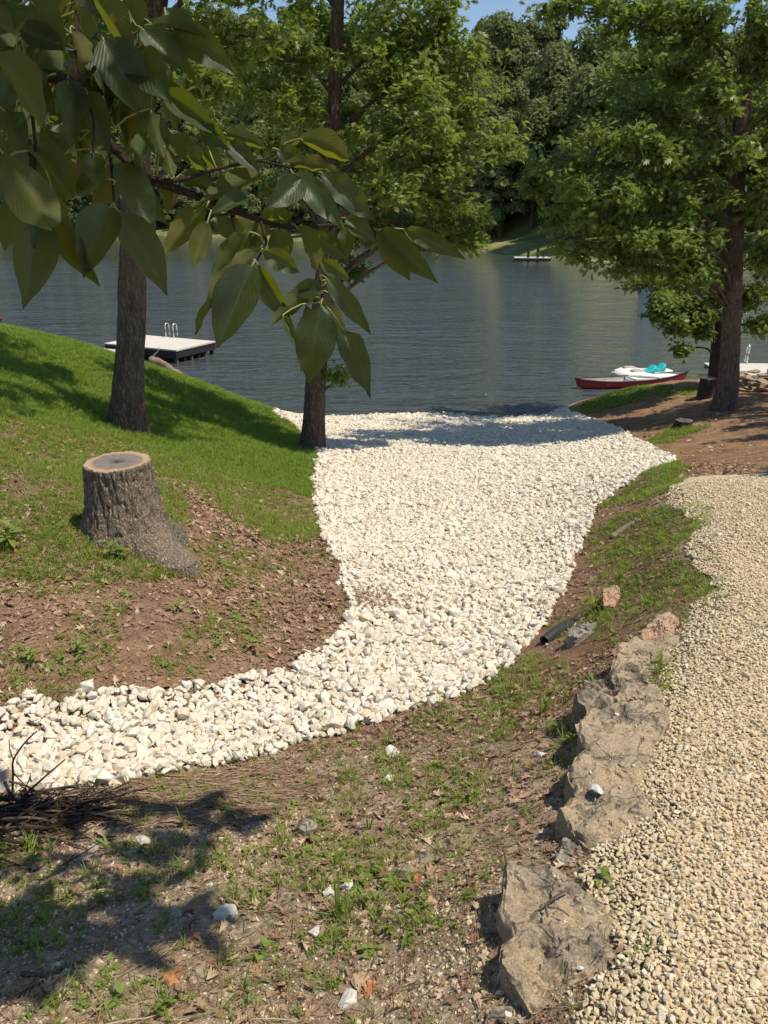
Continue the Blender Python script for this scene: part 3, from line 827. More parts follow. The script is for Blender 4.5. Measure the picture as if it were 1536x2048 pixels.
def build_tree(name, label, base, path, radii, clumps, leafmat, barkmat, seed, leaf=.15, nleaf=16, flare=.5, seg=44, rings=150, up=.35, narrow=1.0, ridge=.02, cscale=1.0, limb=.045):
    r = np.random.default_rng(seed)
    base = np.asarray(base, float)
    root = thing(name, label, 'tree', base)
    path = np.asarray(path, float) - base
    mb = MB()
    mb.add(*bark_trunk(path, radii, seg, flare, 5, seed, ridge, rings))
    clusters = []
    fine_path = smooth_path(path, 60)
    crown_branches(mb, clusters, fine_path, [(np.asarray(c) - base, rad, n) for c, rad, n in clumps], r, rbase=limb, up=up)
    mb.build('trunk', barkmat, root, smooth=True)
    tm = [leaf_cluster(nleaf, r, leaf, spread=.16 * cscale, narrow=narrow) for _ in range(5)]
    cp = np.array([c[0] for c in clusters]); cd = np.array([c[1] for c in clusters])
    yaw = np.arctan2(cd[:, 1], cd[:, 0]) + r.normal(0, .5, len(cp))
    up_ = np.stack([r.normal(0, .32, len(cp)), r.normal(0, .32, len(cp)), np.ones(len(cp))], -1)
    Rm = frames(up_, yaw)
    ss = r.uniform(.8, 1.25, len(cp))
    which = r.integers(0, len(tm), len(cp))
    VV, TT, off = [], [], 0
    for k in range(len(tm)):
        w = which == k
        if w.any():
            v, t = tile(tm[k], cp[w], Rm[w], ss[w])
            VV.append(v); TT.append(t + off); off += len(v)
    obj('crown', mesh_np('crown', np.vstack(VV), np.vstack(TT), [leafmat]), root)
    print(name, 'leaf tris', sum(len(t) for t in TT))
    return root
def px_path(pp, depth_y):
    """trunk centre line: photo points at a fixed distance y"""
    out = []
    for u, v in pp:
        rr = ray(u, v)
        out.append(EYE + rr * (depth_y / rr[1]))
    return np.array(out)
def cl(u, v, ru, rv, y, dens=1.0, rd=None):
    """crown clump seen at photo (u,v) with the given half sizes, standing at distance y"""
    rr = ray(u, v); c = EYE + rr * (y / rr[1])
    d = (c - EYE) @ FWD
    a, b_ = ru * d / F, rv * d / F
    rd = rd or 0.8 * a
    return (c, (a, rd, b_), int(max(8, dens * 135 * a * b_ + 18)))

# --- oak at the lawn's edge (thick trunk, upper half behind the big leaves)
b1 = G(252, 858)
y1 = b1[1]
p1 = px_path([(253, 885), (252, 850), (256, 780), (262, 690), (264, 600), (268, 450), (280, 250), (300, 100), (312, 0), (330, -160), (345, -420)], y1)
t1 = build_tree('oak_tree', 'thick dark oak trunk standing on the lawn behind the wide tree stump', [p1[0][0], p1[0][1], p1[0][2]], p1,
    [.31, .27, .235, .205, .19, .175, .165, .155, .15, .13, .07],
    [cl(460, 70, 110, 60, y1 - .3, 1.1), cl(430, 170, 100, 40, y1 - .6, 1), cl(120, 90, 130, 60, y1 + .8, .8), cl(-40, 240, 110, 60, y1 + 1, .7), cl(520, -60, 170, 80, y1, 1.0),
     cl(250, -160, 260, 100, y1 - 1.5, .8, 2.4), cl(-60, -80, 220, 90, y1 - .5, .7, 2), cl(-330, -60, 200, 110, y1, .7, 2), cl(600, -190, 220, 90, y1 + .5, .8, 2), cl(180, 330, 70, 35, y1 + 2.2, .7), cl(470, 270, 70, 35, y1 + 1.6, .8), (np.array([-3.2, 11.4, 6.9]), (1.6, 1.3, .7), 240), (np.array([-4.8, 12.6, 7.2]), (1.5, 1.3, .7), 220)],
    M['oak_leaf'], M['bark'], 11, flare=.55, ridge=.022)
# --- oak at the channel's edge
b2 = G(622, 896)
y2 = b2[1]
p2 = px_path([(621, 915), (624, 893), (628, 840), (631, 780), (638, 680), (648, 560), (658, 430), (664, 300), (670, 180), (674, 60), (678, -60), (684, -300)], y2)
t2 = build_tree('oak_tree', 'oak growing where the lawn meets the white stones, pale green spreading crown', p2[0], p2,
    [.26, .245, .225, .21, .195, .175, .155, .135, .12, .11, .10, .06],
    [cl(560, 90, 110, 60, y2 - .8, 1.2), cl(560, 190, 80, 50, y2 - 1.0, 1.2), cl(560, 280, 90, 40, y2 + .5, .8), cl(810, 60, 130, 70, y2 - .6, 1.2), cl(900, 40, 55, 50, y2 - .3, 1.1), cl(800, 170, 100, 60, y2 - 1.3, 1.2), cl(890, 150, 90, 60, y2, 1.2),
     cl(930, 235, 80, 50, y2 - .2, 1.2), cl(985, 290, 60, 32, y2, 1.2), cl(830, 270, 120, 55, y2 - 1.2, 1.2), cl(890, 335, 110, 38, y2 - .5, 1.2), cl(800, 365, 90, 40, y2 - 1.4, 1.1), cl(890, 400, 95, 36, y2, 1.2), cl(820, 440, 80, 26, y2 + .3, 1.1),
     cl(930, 450, 60, 26, y2, 1.1), cl(950, 492, 38, 18, y2, 1.0), cl(700, 480, 36, 40, y2 + .6, .8), cl(700, 540, 28, 20, y2 + .4, .8), cl(720, 330, 60, 50, y2 + .8, .8), cl(690, 750, 26, 17, y2 - .2, .5), cl(730, 80, 70, 60, y2 + 1, .8),
     cl(560, 370, 70, 40, y2 + 2, .8), cl(630, 60, 90, 60, y2 + 1.4, 1), cl(480, 160, 90, 60, y2 + 1.5, .9), cl(690, 240, 80, 50, y2 + 1.5, 1), cl(760, 465, 60, 30, y2 + .5, 1), cl(860, 475, 60, 22, y2 + .3, 1), cl(760, -120, 260, 90, y2, .7, 2.2), cl(520, -60, 150, 70, y2 + .5, .7)],
    M['oak_leaf'], M['bark'], 12, flare=.45, ridge=.018)
# --- oaks on the dirt shelf
b3 = G(1452, 818)
y3 = b3[1]
p3 = px_path([(1451, 828), (1452, 815), (1456, 770), (1461, 700), (1465, 600), (1469, 500), (1472, 400), (1478, 290), (1490, 180), (1505, 60), (1515, -80), (1520, -300)], y3)
t3 = build_tree('oak_tree', 'tall straight oak on the dirt shelf beside the upright grey stump', p3[0], p3,
    [.29, .265, .22, .20, .185, .17, .16, .155, .145, .13, .11, .07],
    [cl(1260, 50, 130, 50, y3 - .6, 1.1), cl(1100, 12, 40, 8, y3 - 1, .8), cl(1170, 0, 60, 16, y3 - 1, .7), cl(1380, 50, 120, 60, y3 - .8, 1.2), cl(1530, 90, 60, 80, y3 - 1.0, 1.2), cl(1340, 150, 90, 40, y3 + .5, .8),
     cl(1250, 205, 85, 30, y3 - .8, 1.2), cl(1190, 260, 95, 34, y3 - 1.4, 1.2), cl(1290, 290, 80, 40, y3 - 1.2, 1.2), cl(1130, 320, 70, 26, y3 - .6, 1.1), cl(1170, 370, 85, 30, y3 - 1.3, 1.2), cl(1260, 385, 90, 36, y3 - 1.5, 1.2),
     cl(1345, 400, 70, 40, y3 - 1.0, 1.2), cl(1120, 420, 55, 22, y3 - .3, 1.0), cl(1210, 440, 85, 26, y3 - 1.2, 1.2), cl(1310, 470, 75, 28, y3 - 1.4, 1.1), cl(1240, 495, 60, 20, y3 - .5, 1), cl(1385, 500, 42, 30, y3 - 1.3, 1.0), cl(1175, 490, 70, 24, y3 - .8, 1.1), cl(1235, 525, 60, 20, y3 - .6, 1), cl(1330, 540, 70, 22, y3 - 1.0, 1.1), cl(1390, 555, 45, 22, y3 - 1.1, 1), cl(1085, 435, 40, 24, y3, 1), cl(1090, 360, 50, 26, y3, 1), cl(1350, 330, 80, 40, y3 - .4, 1.1), cl(1410, 440, 40, 40, y3 + .9, 1), cl(1300, 230, 80, 30, y3, 1), cl(1430, 190, 70, 40, y3 - 1.2, 1.1), cl(1460, 285, 60, 34, y3 - 1.2, 1.0), cl(1525, 380, 34, 50, y3 - .8, 1.0), cl(1400, 380, 45, 30, y3 - 1.1, 1), cl(1525, 510, 30, 36, y3 - .5, 1), cl(1410, 470, 36, 26, y3 - 1.0, 1),
     cl(1415, 340, 60, 60, y3 + .9, 1), cl(1560, 300, 50, 70, y3 - .6, 1.1), cl(1540, 420, 40, 50, y3 - .4, 1.1), cl(1380, 250, 70, 50, y3 + 1.0, .9), cl(1480, 480, 40, 30, y3 + 1.0, .9),
     cl(1640, 200, 120, 120, y3, .8), cl(1660, 420, 110, 80, y3, .8), cl(1450, -120, 240, 90, y3, .8, 2.2), cl(1200, -60, 120, 50, y3 - .6, .8), cl(1700, -60, 160, 110, y3, .7)],
    M['oak_leaf_deep'], M['bark'], 13, flare=.4, ridge=.018, limb=.028)
b4 = G(1432, 792)
y4 = b4[1] + 1.2
p4 = px_path([(1430, 800), (1432, 780), (1438, 700), (1444, 600), (1447, 480), (1440, 300), (1410, 150), (1380, 40), (1360, -60)], y4)
p4[0, 2] = min(p4[0, 2], float(H(p4[0, 0], p4[0, 1])) - .1)
t4 = build_tree('oak_tree', 'dark leaning oak just behind the tall straight oak, low drooping boughs', p4[0], p4,
    [.26, .23, .20, .19, .18, .17, .16, .13, .08],
    [cl(1330, 600, 60, 30, y4 - .6, 1.3), cl(1380, 560, 70, 30, y4, 1.2), cl(1400, 630, 50, 28, y4 - .4, 1.2), cl(1340, 655, 36, 18, y4 - .8, 1.2), cl(1500, 590, 50, 40, y4, 1.2), cl(1525, 650, 40, 22, y4, 1.1), cl(1360, 700, 9, 8, y4 - .8, .6),
     cl(1420, 500, 80, 40, y4 + .5, 1), cl(1300, 530, 55, 22, y4, 1), cl(1290, 572, 45, 22, y4 - .4, 1.2), cl(1350, 635, 55, 26, y4 - .6, 1.2), cl(1305, 618, 36, 20, y4 - .6, 1.2), cl(1415, 585, 45, 34, y4 - .3, 1.2), cl(1395, 672, 30, 18, y4 - .4, 1.1), cl(1330, 150, 90, 60, y4 - .5, .9), cl(1240, 130, 80, 40, y4, .9), cl(1420, 200, 90, 60, y4 + .5, .9), cl(1560, 520, 60, 60, y4, 1), cl(1330, 330, 90, 60, y4 + .6, .9), cl(1500, 220, 90, 60, y4 + .5, .9)],
    M['oak_leaf_deep'], M['bark_dark'], 14, flare=.35, ridge=.018, up=.1)
# --- oak beyond the picture's edge whose shade streaks the dirt
bx5, by5 = 10.6, 13.0
bz5 = float(H(bx5, by5))
p5 = np.array([(bx5, by5, bz5 - .1), (bx5, by5, bz5 + .5), (bx5 + .05, by5, bz5 + 2.5), (bx5, by5 + .1, bz5 + 5), (bx5 - .1, by5 + .1, bz5 + 8)])
t5 = build_tree('oak_tree', 'oak just past the right picture edge, its shade streaking the bare dirt', p5[0], p5, [.28, .24, .2, .17, .08],
    [((9.4, 14.4, bz5 + 6), (1.5, .8, .8), 230), ((10.8, 15.4, bz5 + 6.5), (1.6, .8, 1.0), 180), ((8.7, 15.4, bz5 + 5.6), (1.1, .7, .5), 150), ((9.3, 11.0, bz5 + 5.6), (1.3, .14, .3), 45), ((9.8, 12.2, bz5 + 6), (1.2, .16, .3), 40), ((11.2, 12.6, bz5 + 7), (1.2, 1, .8), 60)],
    M['oak_leaf_deep'], M['bark'], 15, flare=.4, rings=60, seg=24)
bx6, by6 = 7.6, 6.2  # unseen stand-in tree, added to cast the rounded shadow on the driveway
bz6 = float(H(bx6, by6))
p6 = np.array([(bx6, by6, bz6 - .1), (bx6, by6, bz6 + .5), (bx6 - .05, by6, bz6 + 2.5), (bx6 - .2, by6 + .1, bz6 + 4.4), (bx6 - .3, by6 + .1, bz6 + 6)])
t6 = build_tree('oak_tree', 'unseen young oak added past the right picture edge to shade the driveway corner', p6[0], p6, [.14, .12, .1, .08, .04],
    [((6.55, 6.35, bz6 + 4.6), (.75, .32, .5), 90), ((7.6, 6.6, bz6 + 5.2), (.9, .6, .6), 60)], M['oak_leaf_deep'], M['bark'], 16, flare=.4, rings=50, seg=20)

# ------------------------------------------------------------------ far wood
def far_tree(seed, h, rad, nq, mat_leaf, q=.55, conif=False):
    r = np.random.default_rng(seed)
    lob = []
    for k in range(22):
        t = r.random()
        z = h * (.10 + .80 * t)
        w = rad * (math.sin(math.pi * min(1, .25 + .75 * t)) ** .7) * .72 if not conif else rad * (1.05 - t)
        a = r.uniform(0, 6.28)
        lob.append((w * math.cos(a) * r.uniform(.3, 1), w * math.sin(a) * r.uniform(.3, 1), z, rad * r.uniform(.26, .48)))
    V = []
    T = []
    L = np.array(lob)
    k = r.integers(0, len(L), nq)
    d = r.normal(size=(nq, 3)); d[:, 2] = np.abs(d[:, 2]) * .9 - .15
    d /= np.linalg.norm(d, axis=1)[:, None]
    p = L[k, :3] + d * L[k, 3:4] * r.uniform(.75, 1.08, (nq, 1))
    nrm = d + r.normal(0, .33, (nq, 3)) + np.array([0, 0, .25])
    Rm = frames(nrm, r.uniform(0, 6.28, nq))
    quad = np.array([(-.5, -.35, 0), (.1, -.5, .08), (.55, .1, -.05), (.05, .5, .06), (-.45, .25, -.04)])
    s = q * r.uniform(.6, 1.3, nq)
    v = np.einsum('nij,kj->nki', Rm, quad) * s[:, None, None] + p[:, None]
    t = np.array([(0, 1, 2), (0, 2, 3), (0, 3, 4)])[None] + (np.arange(nq) * 5)[:, None, None]
    return v.reshape(-1, 3), t.reshape(-1, 3)
def leaf_far(name, cols, trans):
    m, nt, out = new_mat(name); n = N(nt)
    rnd = n('NewGeometry').outputs['Random Per Island']
    k = len(cols)
    oi = n('ObjectInfo').outputs['Random']
    col = n.ramp(n.math('FRACT', n.math('ADD', n.math('MULTIPLY', rnd, .45), oi)), [(i / (k - 1), c) for i, c in enumerate(cols)])
    b = n('BsdfDiffuse', Color=col)
    tr = n('BsdfTranslucent', Color=n.mixc(.6, col, trans))
    surf(nt, out, n('MixShader', i0=.25, i1=b, i2=tr))
    return m
M['far_leaf'] = leaf_far('far_wood_leaves', [(0.13, 0.165, 0.06), (0.19, 0.215, 0.085), (0.14, 0.18, 0.07), (0.23, 0.24, 0.10), (0.13, 0.16, 0.065), (0.13, 0.165, 0.06)], (0.24, 0.28, 0.09))
ftm = []
for k in range(6):
    hh, rr_ = [(17, 4.2), (15, 4.6), (19, 4.4), (13, 3.6), (16, 3.2), (12, 4.4)][k]
    v, t = far_tree(500 + k, hh, rr_, 3600, None, .48)
    tv, tq, tt = tube([(0, 0, -1), (.1, 0, hh * .35), (0, .1, hh * .8)], [.28, .2, .08], 6)
    nv = len(v)
    me = mesh_np('far_tree', np.vstack([v, tv]), [t, tt + nv, tq + nv], [M['far_leaf'], M['bark']], mat_idx=np.concatenate([np.zeros(len(t)), np.ones(len(tt) + len(tq))]))
    ftm.append((me, template('far_tree_shape', me), nv))
cand = np.stack([rng.uniform(-190, 110, 9000), rng.uniform(7, 150, 9000)], -1)
keep = []
cell = {}
for x, d in cand:
    sp = 4.0 + d * .012
    ky = (int(x // 5), int(d // 5))
    if any((x - q[0]) ** 2 + (d - q[1]) ** 2 < sp * sp for a in (-1, 0, 1) for b_ in (-1, 0, 1) for q in cell.get((ky[0] + a, ky[1] + b_), ())):
        continue
    if 10 < x < 44 and d < 13: continue          # the mown strip at the water
    cell.setdefault(ky, []).append((x, d)); keep.append((x, d))
keep = np.array(keep)
fxx = keep[:, 0]; fyy = shore_y(fxx) + keep[:, 1]
fpos = np.stack([fxx, fyy, HF(fxx, fyy) - .3], -1)
fs = rng.uniform(.85, 1.3, len(fpos))
front = keep[:, 1] < 14
# along the water's edge the trees stand clear and can be told apart: single trees
for k in np.nonzero(front)[0]:
    u, v, d = proj(fpos[k])
    if not (-60 < u < 1600) : front[k] = False
far_wood = scatter('far_wood', [t for _, t, _ in ftm], fpos[~front], np.stack([np.zeros((~front).sum()), np.zeros((~front).sum()), rng.uniform(0, 6.28, (~front).sum())], -1), fs[~front], rng.integers(0, 6, (~front).sum()))
tag(far_wood, 'dense green wood covering the hill across the lake', 'wood', kind='stuff')
parts_far = []
for me, tp, nv in ftm:
    vv = np.zeros(len(me.vertices) * 3, np.float32); me.vertices.foreach_get('co', vv); vv = vv.reshape(-1, 3)
    tris = [p.vertices[:] for p in me.polygons]
    a = np.array([t for t in tris if len(t) == 3 and max(t) < nv]); bq = np.array([t for t in tris if len(t) == 4]) - nv
    parts_far.append((mesh_np('crown', vv[:nv], a, [M['far_leaf']]), mesh_np('trunk', vv[nv:], bq, [M['bark']])))
for k in np.nonzero(front)[0]:
    w = int(rng.integers(0, 6))
    t = thing('far_tree', "green tree at the water's edge on the far shore of the lake", 'tree', fpos[k], rng.uniform(0, 6.28), "trees along the far shore")
    t.scale = (fs[k] * .85,) * 3
    obj('crown', parts_far[w][0], t); obj('trunk', parts_far[w][1], t)
print('far trees', len(fpos), front.sum())

# ------------------------------------------------------------------ stumps
def stump(name, label, base, r_top, r_base, h, seed, bark, roots=(), seg=150, rings=90, top_mat=None, sink=.25, lean=(0, 0)):
    root = thing(name, label, 'stump', base)
    th = np.linspace(0, 2 * np.pi, seg, endpoint=False)
    hh = np.linspace(-sink, h, rings)
    t = np.clip(hh / h, 0, 1)
    r = r_top + (r_base - r_top) * (1 - t) ** 1.9
    r = np.where(hh < 0, r_base * (1 - hh * .5), r)
    RR = r[:, None] * np.ones((1, seg))
    for a, amp, w, hr in roots:
        dth = (th - a + np.pi) % (2 * np.pi) - np.pi
        RR = RR + amp * np.exp(-(dth / w) ** 2)[None] * np.exp(-np.clip(hh, -.1, 9) / hr)[:, None]
    q3 = np.stack([np.cos(th)[None] * 1.3 + 0 * hh[:, None] + seed, np.sin(th)[None] * 1.3 + 0 * hh[:, None], 1.2 * hh[:, None] + 0 * th[None]], -1)
    RR = RR * (1 + .05 * fbm(q3, 3))
    # broken vertical bark plates
    q4 = np.stack([np.cos(th)[None] * 11 + 0 * hh[:, None] + seed, np.sin(th)[None] * 11 + 0 * hh[:, None], 5.0 * hh[:, None] + 0 * th[None]], -1)
    pl = np.abs(fbm(q4, 3))
    q5 = np.stack([np.cos(th)[None] * 14 + 0 * hh[:, None], np.sin(th)[None] * 14 + seed + 0 * hh[:, None], 16 * hh[:, None] + 0 * th[None]], -1)
    RR = RR + r_top * (.085 * np.clip(pl * 2.2, 0, 1) - .05 + .022 * vnoise(q5))
    x = RR * np.cos(th)[None] + lean[0] * t[:, None]; y = RR * np.sin(th)[None] + lean[1] * t[:, None]
    z = hh[:, None] + 0 * x
    z[-1] += .006 * fbm(np.stack([np.cos(th) * 3, np.sin(th) * 3, th * 0 + seed], -1), 2)
    v = np.stack([x, y, z], -1)
    # rounded lip running inwards to the sapwood
    lip = v[-1].copy(); lip[:, :2] = (lip[:, :2] - lean) * .955 + lean; lip[:, 2] += .002
    V = np.vstack([v.reshape(-1, 3), lip])
    i = np.arange(rings)[:, None] * seg; j = np.arange(seg)[None]
    q = np.stack([i + j, i + (j + 1) % seg, i + seg + (j + 1) % seg, i + seg + j], -1).reshape(-1, 4)
    obj('bark', mesh_np('bark', V, q, [bark], True), root)
    nr = 26
    f = np.linspace(1.0, 0, nr)[:, None]
    xy = (lip[None, :, :2] - lean) * f[..., None] + lean
    rr = np.hypot(xy[..., 0] - lean[0], xy[..., 1] - lean[1])
    zz = lip[None, :, 2] * f + (h + .001) * (1 - f)
    zz = zz + .0035 * fbm(np.stack([xy[..., 0] * 14, xy[..., 1] * 14, 0 * rr], -1), 3) - .045 * np.clip(1 - rr / (.13 * r_top * (1 + .5 * np.sin(3 * th)[None])), 0, 1) ** .5
    V = np.concatenate([xy, zz[..., None]], -1).reshape(-1, 3)
    i = np.arange(nr - 1)[:, None] * seg
    q = np.stack([i + j, i + (j + 1) % seg, i + seg + (j + 1) % seg, i + seg + j], -1).reshape(-1, 4)
    V[:, 2] -= h
    V[:, 0] -= lean[0]; V[:, 1] -= lean[1]
    obj('cut_face', mesh_np('cut_face', V, q, [top_mat], True), root, (lean[0], lean[1], h))
    return root
def cut_mat(name, rad, rim, mid_, heart):
    m, nt, out = new_mat(name); n = N(nt)
    co = n('TexCoord').outputs['Object']
    warp = n('VectorMath', i0=co, p_operation='ADD')
    nv = n('VectorMath', i0=n('TexNoise', Vector=co, Scale=6.0).outputs['Color'], i1=(.5, .5, .5), p_operation='SUBTRACT')
    sc = n('VectorMath', i0=nv.outputs[0], p_operation='SCALE'); sc.inputs['Scale'].default_value = rad * .16
    n.set(warp.inputs[1], sc.outputs[0])
    xy = n('VectorMath', i0=warp.outputs[0], i1=(1, 1, 0), p_operation='MULTIPLY')
    rr = n('VectorMath', i0=xy.outputs[0], p_operation='LENGTH').outputs['Value']
    t = n.math('DIVIDE', rr, rad)
    col = n.ramp(t, [(0.0, tuple(x * .35 for x in heart)), (.16, tuple(x * .6 for x in heart)), (.3, heart), (.7, mid_), (.8, rim), (.92, tuple(min(1, x * 1.1) for x in rim))])
    ring = n.math('SINE', n.math('MULTIPLY', t, 95.0))
    col = n.mixc(1.0, col, n.ramp(n.math('MULTIPLY_ADD', ring, .5, .5), [(0, (.78, .78, .78)), (1, (1.06, 1.06, 1.06))]), 'MULTIPLY')
    st = n.noise(co, 16, 5, .7)
    col = n.mixc(n.math('MULTIPLY', n.remap(st, .5, .7), .6), col, tuple(x * .45 for x in heart))
    b = n('BsdfPrincipled', Base_Color=col, Roughness=.9, Normal=n.bump(n.math('ADD', st, n.math('MULTIPLY', ring, .1)), .5, .01))
    surf(nt, out, b)
    return m
M['cut'] = cut_mat('sawn_oak_face', .235, (.44, .30, .18), (.22, .175, .14), (.19, .165, .145))
M['cut_dark'] = cut_mat('grey_sawn_face', .2, (.20, .16, .12), (.14, .12, .10), (.1, .09, .08))
sb = G(248, 1095)
stump('tree_stump', 'wide sawn stump with rough grey bark and hollow heart on the bank', (sb[0] - .015, sb[1] + .18, sb[2] + .02), .232, .305, .58, 3, M['bark_stump'],
      roots=[(-.5, .12, .42, .11), (math.pi + .25, .17, .42, .13), (-2.0, .05, .35, .12), (.9, .1, .4, .15), (2.2, .08, .4, .15)], top_mat=M['cut'], lean=(-.015, 0))
sg = G(1411, 795)
stump('tree_stump', 'upright grey weathered stump leaning on the tall oak by the lake', (sg[0], sg[1], sg[2]), .185, .215, .47, 5, M['bark_dark'], seg=70, rings=40, top_mat=M['cut_dark'])
sl = G(1366, 853)
stump('tree_stump', 'small low black stump in a grass patch on the bare dirt', (sl[0], sl[1], sl[2]), .17, .2, .13, 6, M['bark_dark'], seg=50, rings=20, top_mat=M['cut_dark'])

# ------------------------------------------------------------------ boulders edging the driveway
def boulder(label, pp, ztop, h, mat, seed, tilt=(0, 0), rough=1.0, name='boulder', nth=130, cat='rock', steps=.02, under=.12):
    w = np.array([P(u, v, ztop)[:2] for u, v in pp])
    c = w.mean(0)
    rel = w - c
    th = np.linspace(-np.pi, np.pi, nth, endpoint=False)
    d = np.stack([np.cos(th), np.sin(th)], -1)
    rad = np.full(nth, 1e9)
    for i in range(len(rel)):
        a, b_ = rel[i], rel[(i + 1) % len(rel)]
        e = b_ - a
        den = d[:, 0] * e[1] - d[:, 1] * e[0]
        with np.errstate(divide='ignore', invalid='ignore'):
            t = (a[0] * e[1] - a[1] * e[0]) / den
            s = (a[0] * d[:, 1] - a[1] * d[:, 0]) / den
        ok = (t > 0) & (s >= -1e-6) & (s <= 1 + 1e-6)
        rad = np.where(ok, np.minimum(rad, t), rad)
    rad = np.where(rad > 1e8, np.median(rad[rad < 1e8]), rad)
    size = rad.mean()
    rr = np.random.default_rng(seed)
    rows = []
    nw, ntp = 16, 22
    for k in range(nw):
        t = k / (nw - 1)
        z = -h + h * .965 * t
        ledge = under * (1 - t) * .5 * vnoise(np.stack([d[:, 0] * 2 + seed, d[:, 1] * 2, np.full(nth, 3.0)], -1)) + .05 * vnoise(np.stack([d[:, 0] * 1.5, d[:, 1] * 1.5 + seed, np.full(nth, t * 9.0)], -1))
        rows.append(np.stack([d[:, 0] * rad * (1.03 + ledge), d[:, 1] * rad * (1.03 + ledge), np.full(nth, z)], -1))
    for k in range(ntp):
        f = 1 - (k / (ntp - 1)) ** 1.05
        edge_ = -.035 * h * (f > .97)
        rows.append(np.stack([d[:, 0] * rad * f, d[:, 1] * rad * f, np.full(nth, 0.0) + edge_], -1))
    V = np.array(rows)
    flat = V.reshape(-1, 3)
    top = np.repeat((np.arange(len(rows)) >= nw - 1), nth)
    nz = fbm(np.stack([flat[:, 0] * 4 / .3 * .3 + seed, flat[:, 1] * 4, flat[:, 2] * 4], -1) / max(size * 2.2, .2), 4)
    terr = np.floor(nz * 3.2) / 3.2
    flat[:, 2] += np.where(top, steps * (terr * .8 + nz * .5) * rough, 0) + np.where(top, flat[:, 0] * tilt[0] + flat[:, 1] * tilt[1], 0)
    n3 = np.stack([fbm(flat * 11 + seed + k * 31, 4) for k in range(3)], -1)
    n4 = np.stack([fbm(flat * 38 + seed + k * 13, 3) for k in range(3)], -1)
    rid = (1 - np.abs(fbm(flat * np.array([6, 6, 14]) + seed * 3.1, 4))) ** 3
    flat += n3 * .007 * rough + n4 * .0035 * rough
    flat[:, 2] -= np.where(top, rid * .012 * rough, 0)
    i = np.arange(len(rows) - 1)[:, None] * nth; j = np.arange(nth)[None]
    q = np.stack([i + j, i + (j + 1) % nth, i + nth + (j + 1) % nth, i + nth + j], -1).reshape(-1, 4)
    me = mesh_np(name, flat, q, [mat], True)
    try:
        me.set_sharp_from_angle(angle=R_(38))
    except Exception:
        pass
    return tag(obj(name, me, loc=(c[0], c[1], ztop)), label, cat, 'boulders edging the driveway' if name == 'boulder' else None)
boulder('flat blue-grey slab at the bottom of the photo, nearest boulder of the edging row', [(965,2060),(985,2012),(1060,2002),(1150,2004),(1255,2030),(1265,2120),(960,2130)], -.14, .25, M['boulder_grey'], 1)
boulder('big tan-brown boulder with a dark jagged front, second of the edging row', [(1012,1872),(1050,1846),(1120,1838),(1225,1846),(1270,1880),(1290,1930),(1230,1975),(1160,1990),(1100,1996),(1062,2002),(1040,1968),(1006,1925)], -.085, .34, M['boulder'], 2, tilt=(.02, .03))
boulder('cracked grey-brown boulder with a forked twig lying on it', [(1016,1722),(1062,1722),(1112,1738),(1160,1776),(1225,1796),(1250,1852),(1190,1872),(1100,1862),(1028,1862),(1004,1800)], -.095, .36, M['boulder'], 8, tilt=(.03, .06))
boulder('dark low stone filling the gap between two dusty boulders', [(1108,1716),(1122,1680),(1170,1672),(1205,1690),(1200,1722),(1150,1736)], -.2, .26, M['boulder_grey'], 23)
boulder('dusty boulder with a single pale stone on top, third up the edging row', [(1118,1610),(1148,1580),(1200,1566),(1275,1572),(1325,1612),(1318,1655),(1250,1674),(1180,1678),(1150,1650)], -.165, .34, M['boulder_tan'], 4, tilt=(.03, .02))
boulder('low tan boulder half buried in gravel in the middle of the edging row', [(1138,1534),(1162,1492),(1215,1466),(1300,1472),(1325,1520),(1300,1572),(1230,1586),(1160,1584)], -.205, .3, M['boulder_tan'], 5, tilt=(.03, .02))
boulder('broad brown boulder above the half buried one in the edging row', [(1158,1446),(1182,1412),(1250,1400),(1335,1400),(1335,1450),(1310,1484),(1215,1490),(1166,1480)], -.25, .3, M['boulder'], 6, tilt=(.03, .02))
boulder('rough knobbly grey boulder with an undercut front in the edging row', [(1150,1396),(1178,1358),(1255,1336),(1322,1362),(1340,1400),(1260,1410),(1190,1420)], -.30, .3, M['boulder'], 7, rough=1.5, steps=.035)
boulder('blocky tan boulder beside the orange dirt mound', [(1226,1330),(1240,1284),(1300,1268),(1360,1278),(1362,1318),(1300,1344),(1238,1348)], -.40, .26, M['boulder_tan'], 9, tilt=(.04, 0))
boulder('pink sandstone boulder peaked above the driveway gravel', [(1282,1266),(1302,1240),(1335,1232),(1370,1252),(1368,1276),(1310,1286)], -.42, .22, M['boulder_pink'], 10, tilt=(0, .2))
boulder('small pink stone standing in the grass of the bank', [(1206,1178),(1232,1168),(1242,1184),(1232,1206),(1208,1204)], -.78, .26, M['boulder_pink'], 16, name='bank_stone', nth=70)
boulder('long pale grey stone lying against the cracked boulder', [(922,1742),(955,1712),(1000,1704),(996,1728),(948,1756)], -.38, .14, M['boulder_grey'], 12, name='bank_stone', nth=80)
boulder('grey-brown slab sunk in the slope with a red leaf beside it', [(792,1748),(830,1714),(880,1692),(908,1704),(880,1735),(830,1756)], -.43, .14, M['boulder'], 13, name='bank_stone', nth=80)
boulder('mossy grey rock in the weeds uphill of the middle boulders', [(928,1566),(968,1534),(1022,1516),(1028,1536),(985,1562),(945,1580)], -.62, .16, M['boulder_grey'], 14, name='bank_stone', nth=80)
boulder('low tan slab crusted with soil in the middle of the near slope', [(868,1634),(915,1606),(985,1602),(990,1622),(930,1652),(880,1654)], -.57, .14, M['boulder_tan'], 17, name='bank_stone', nth=80)
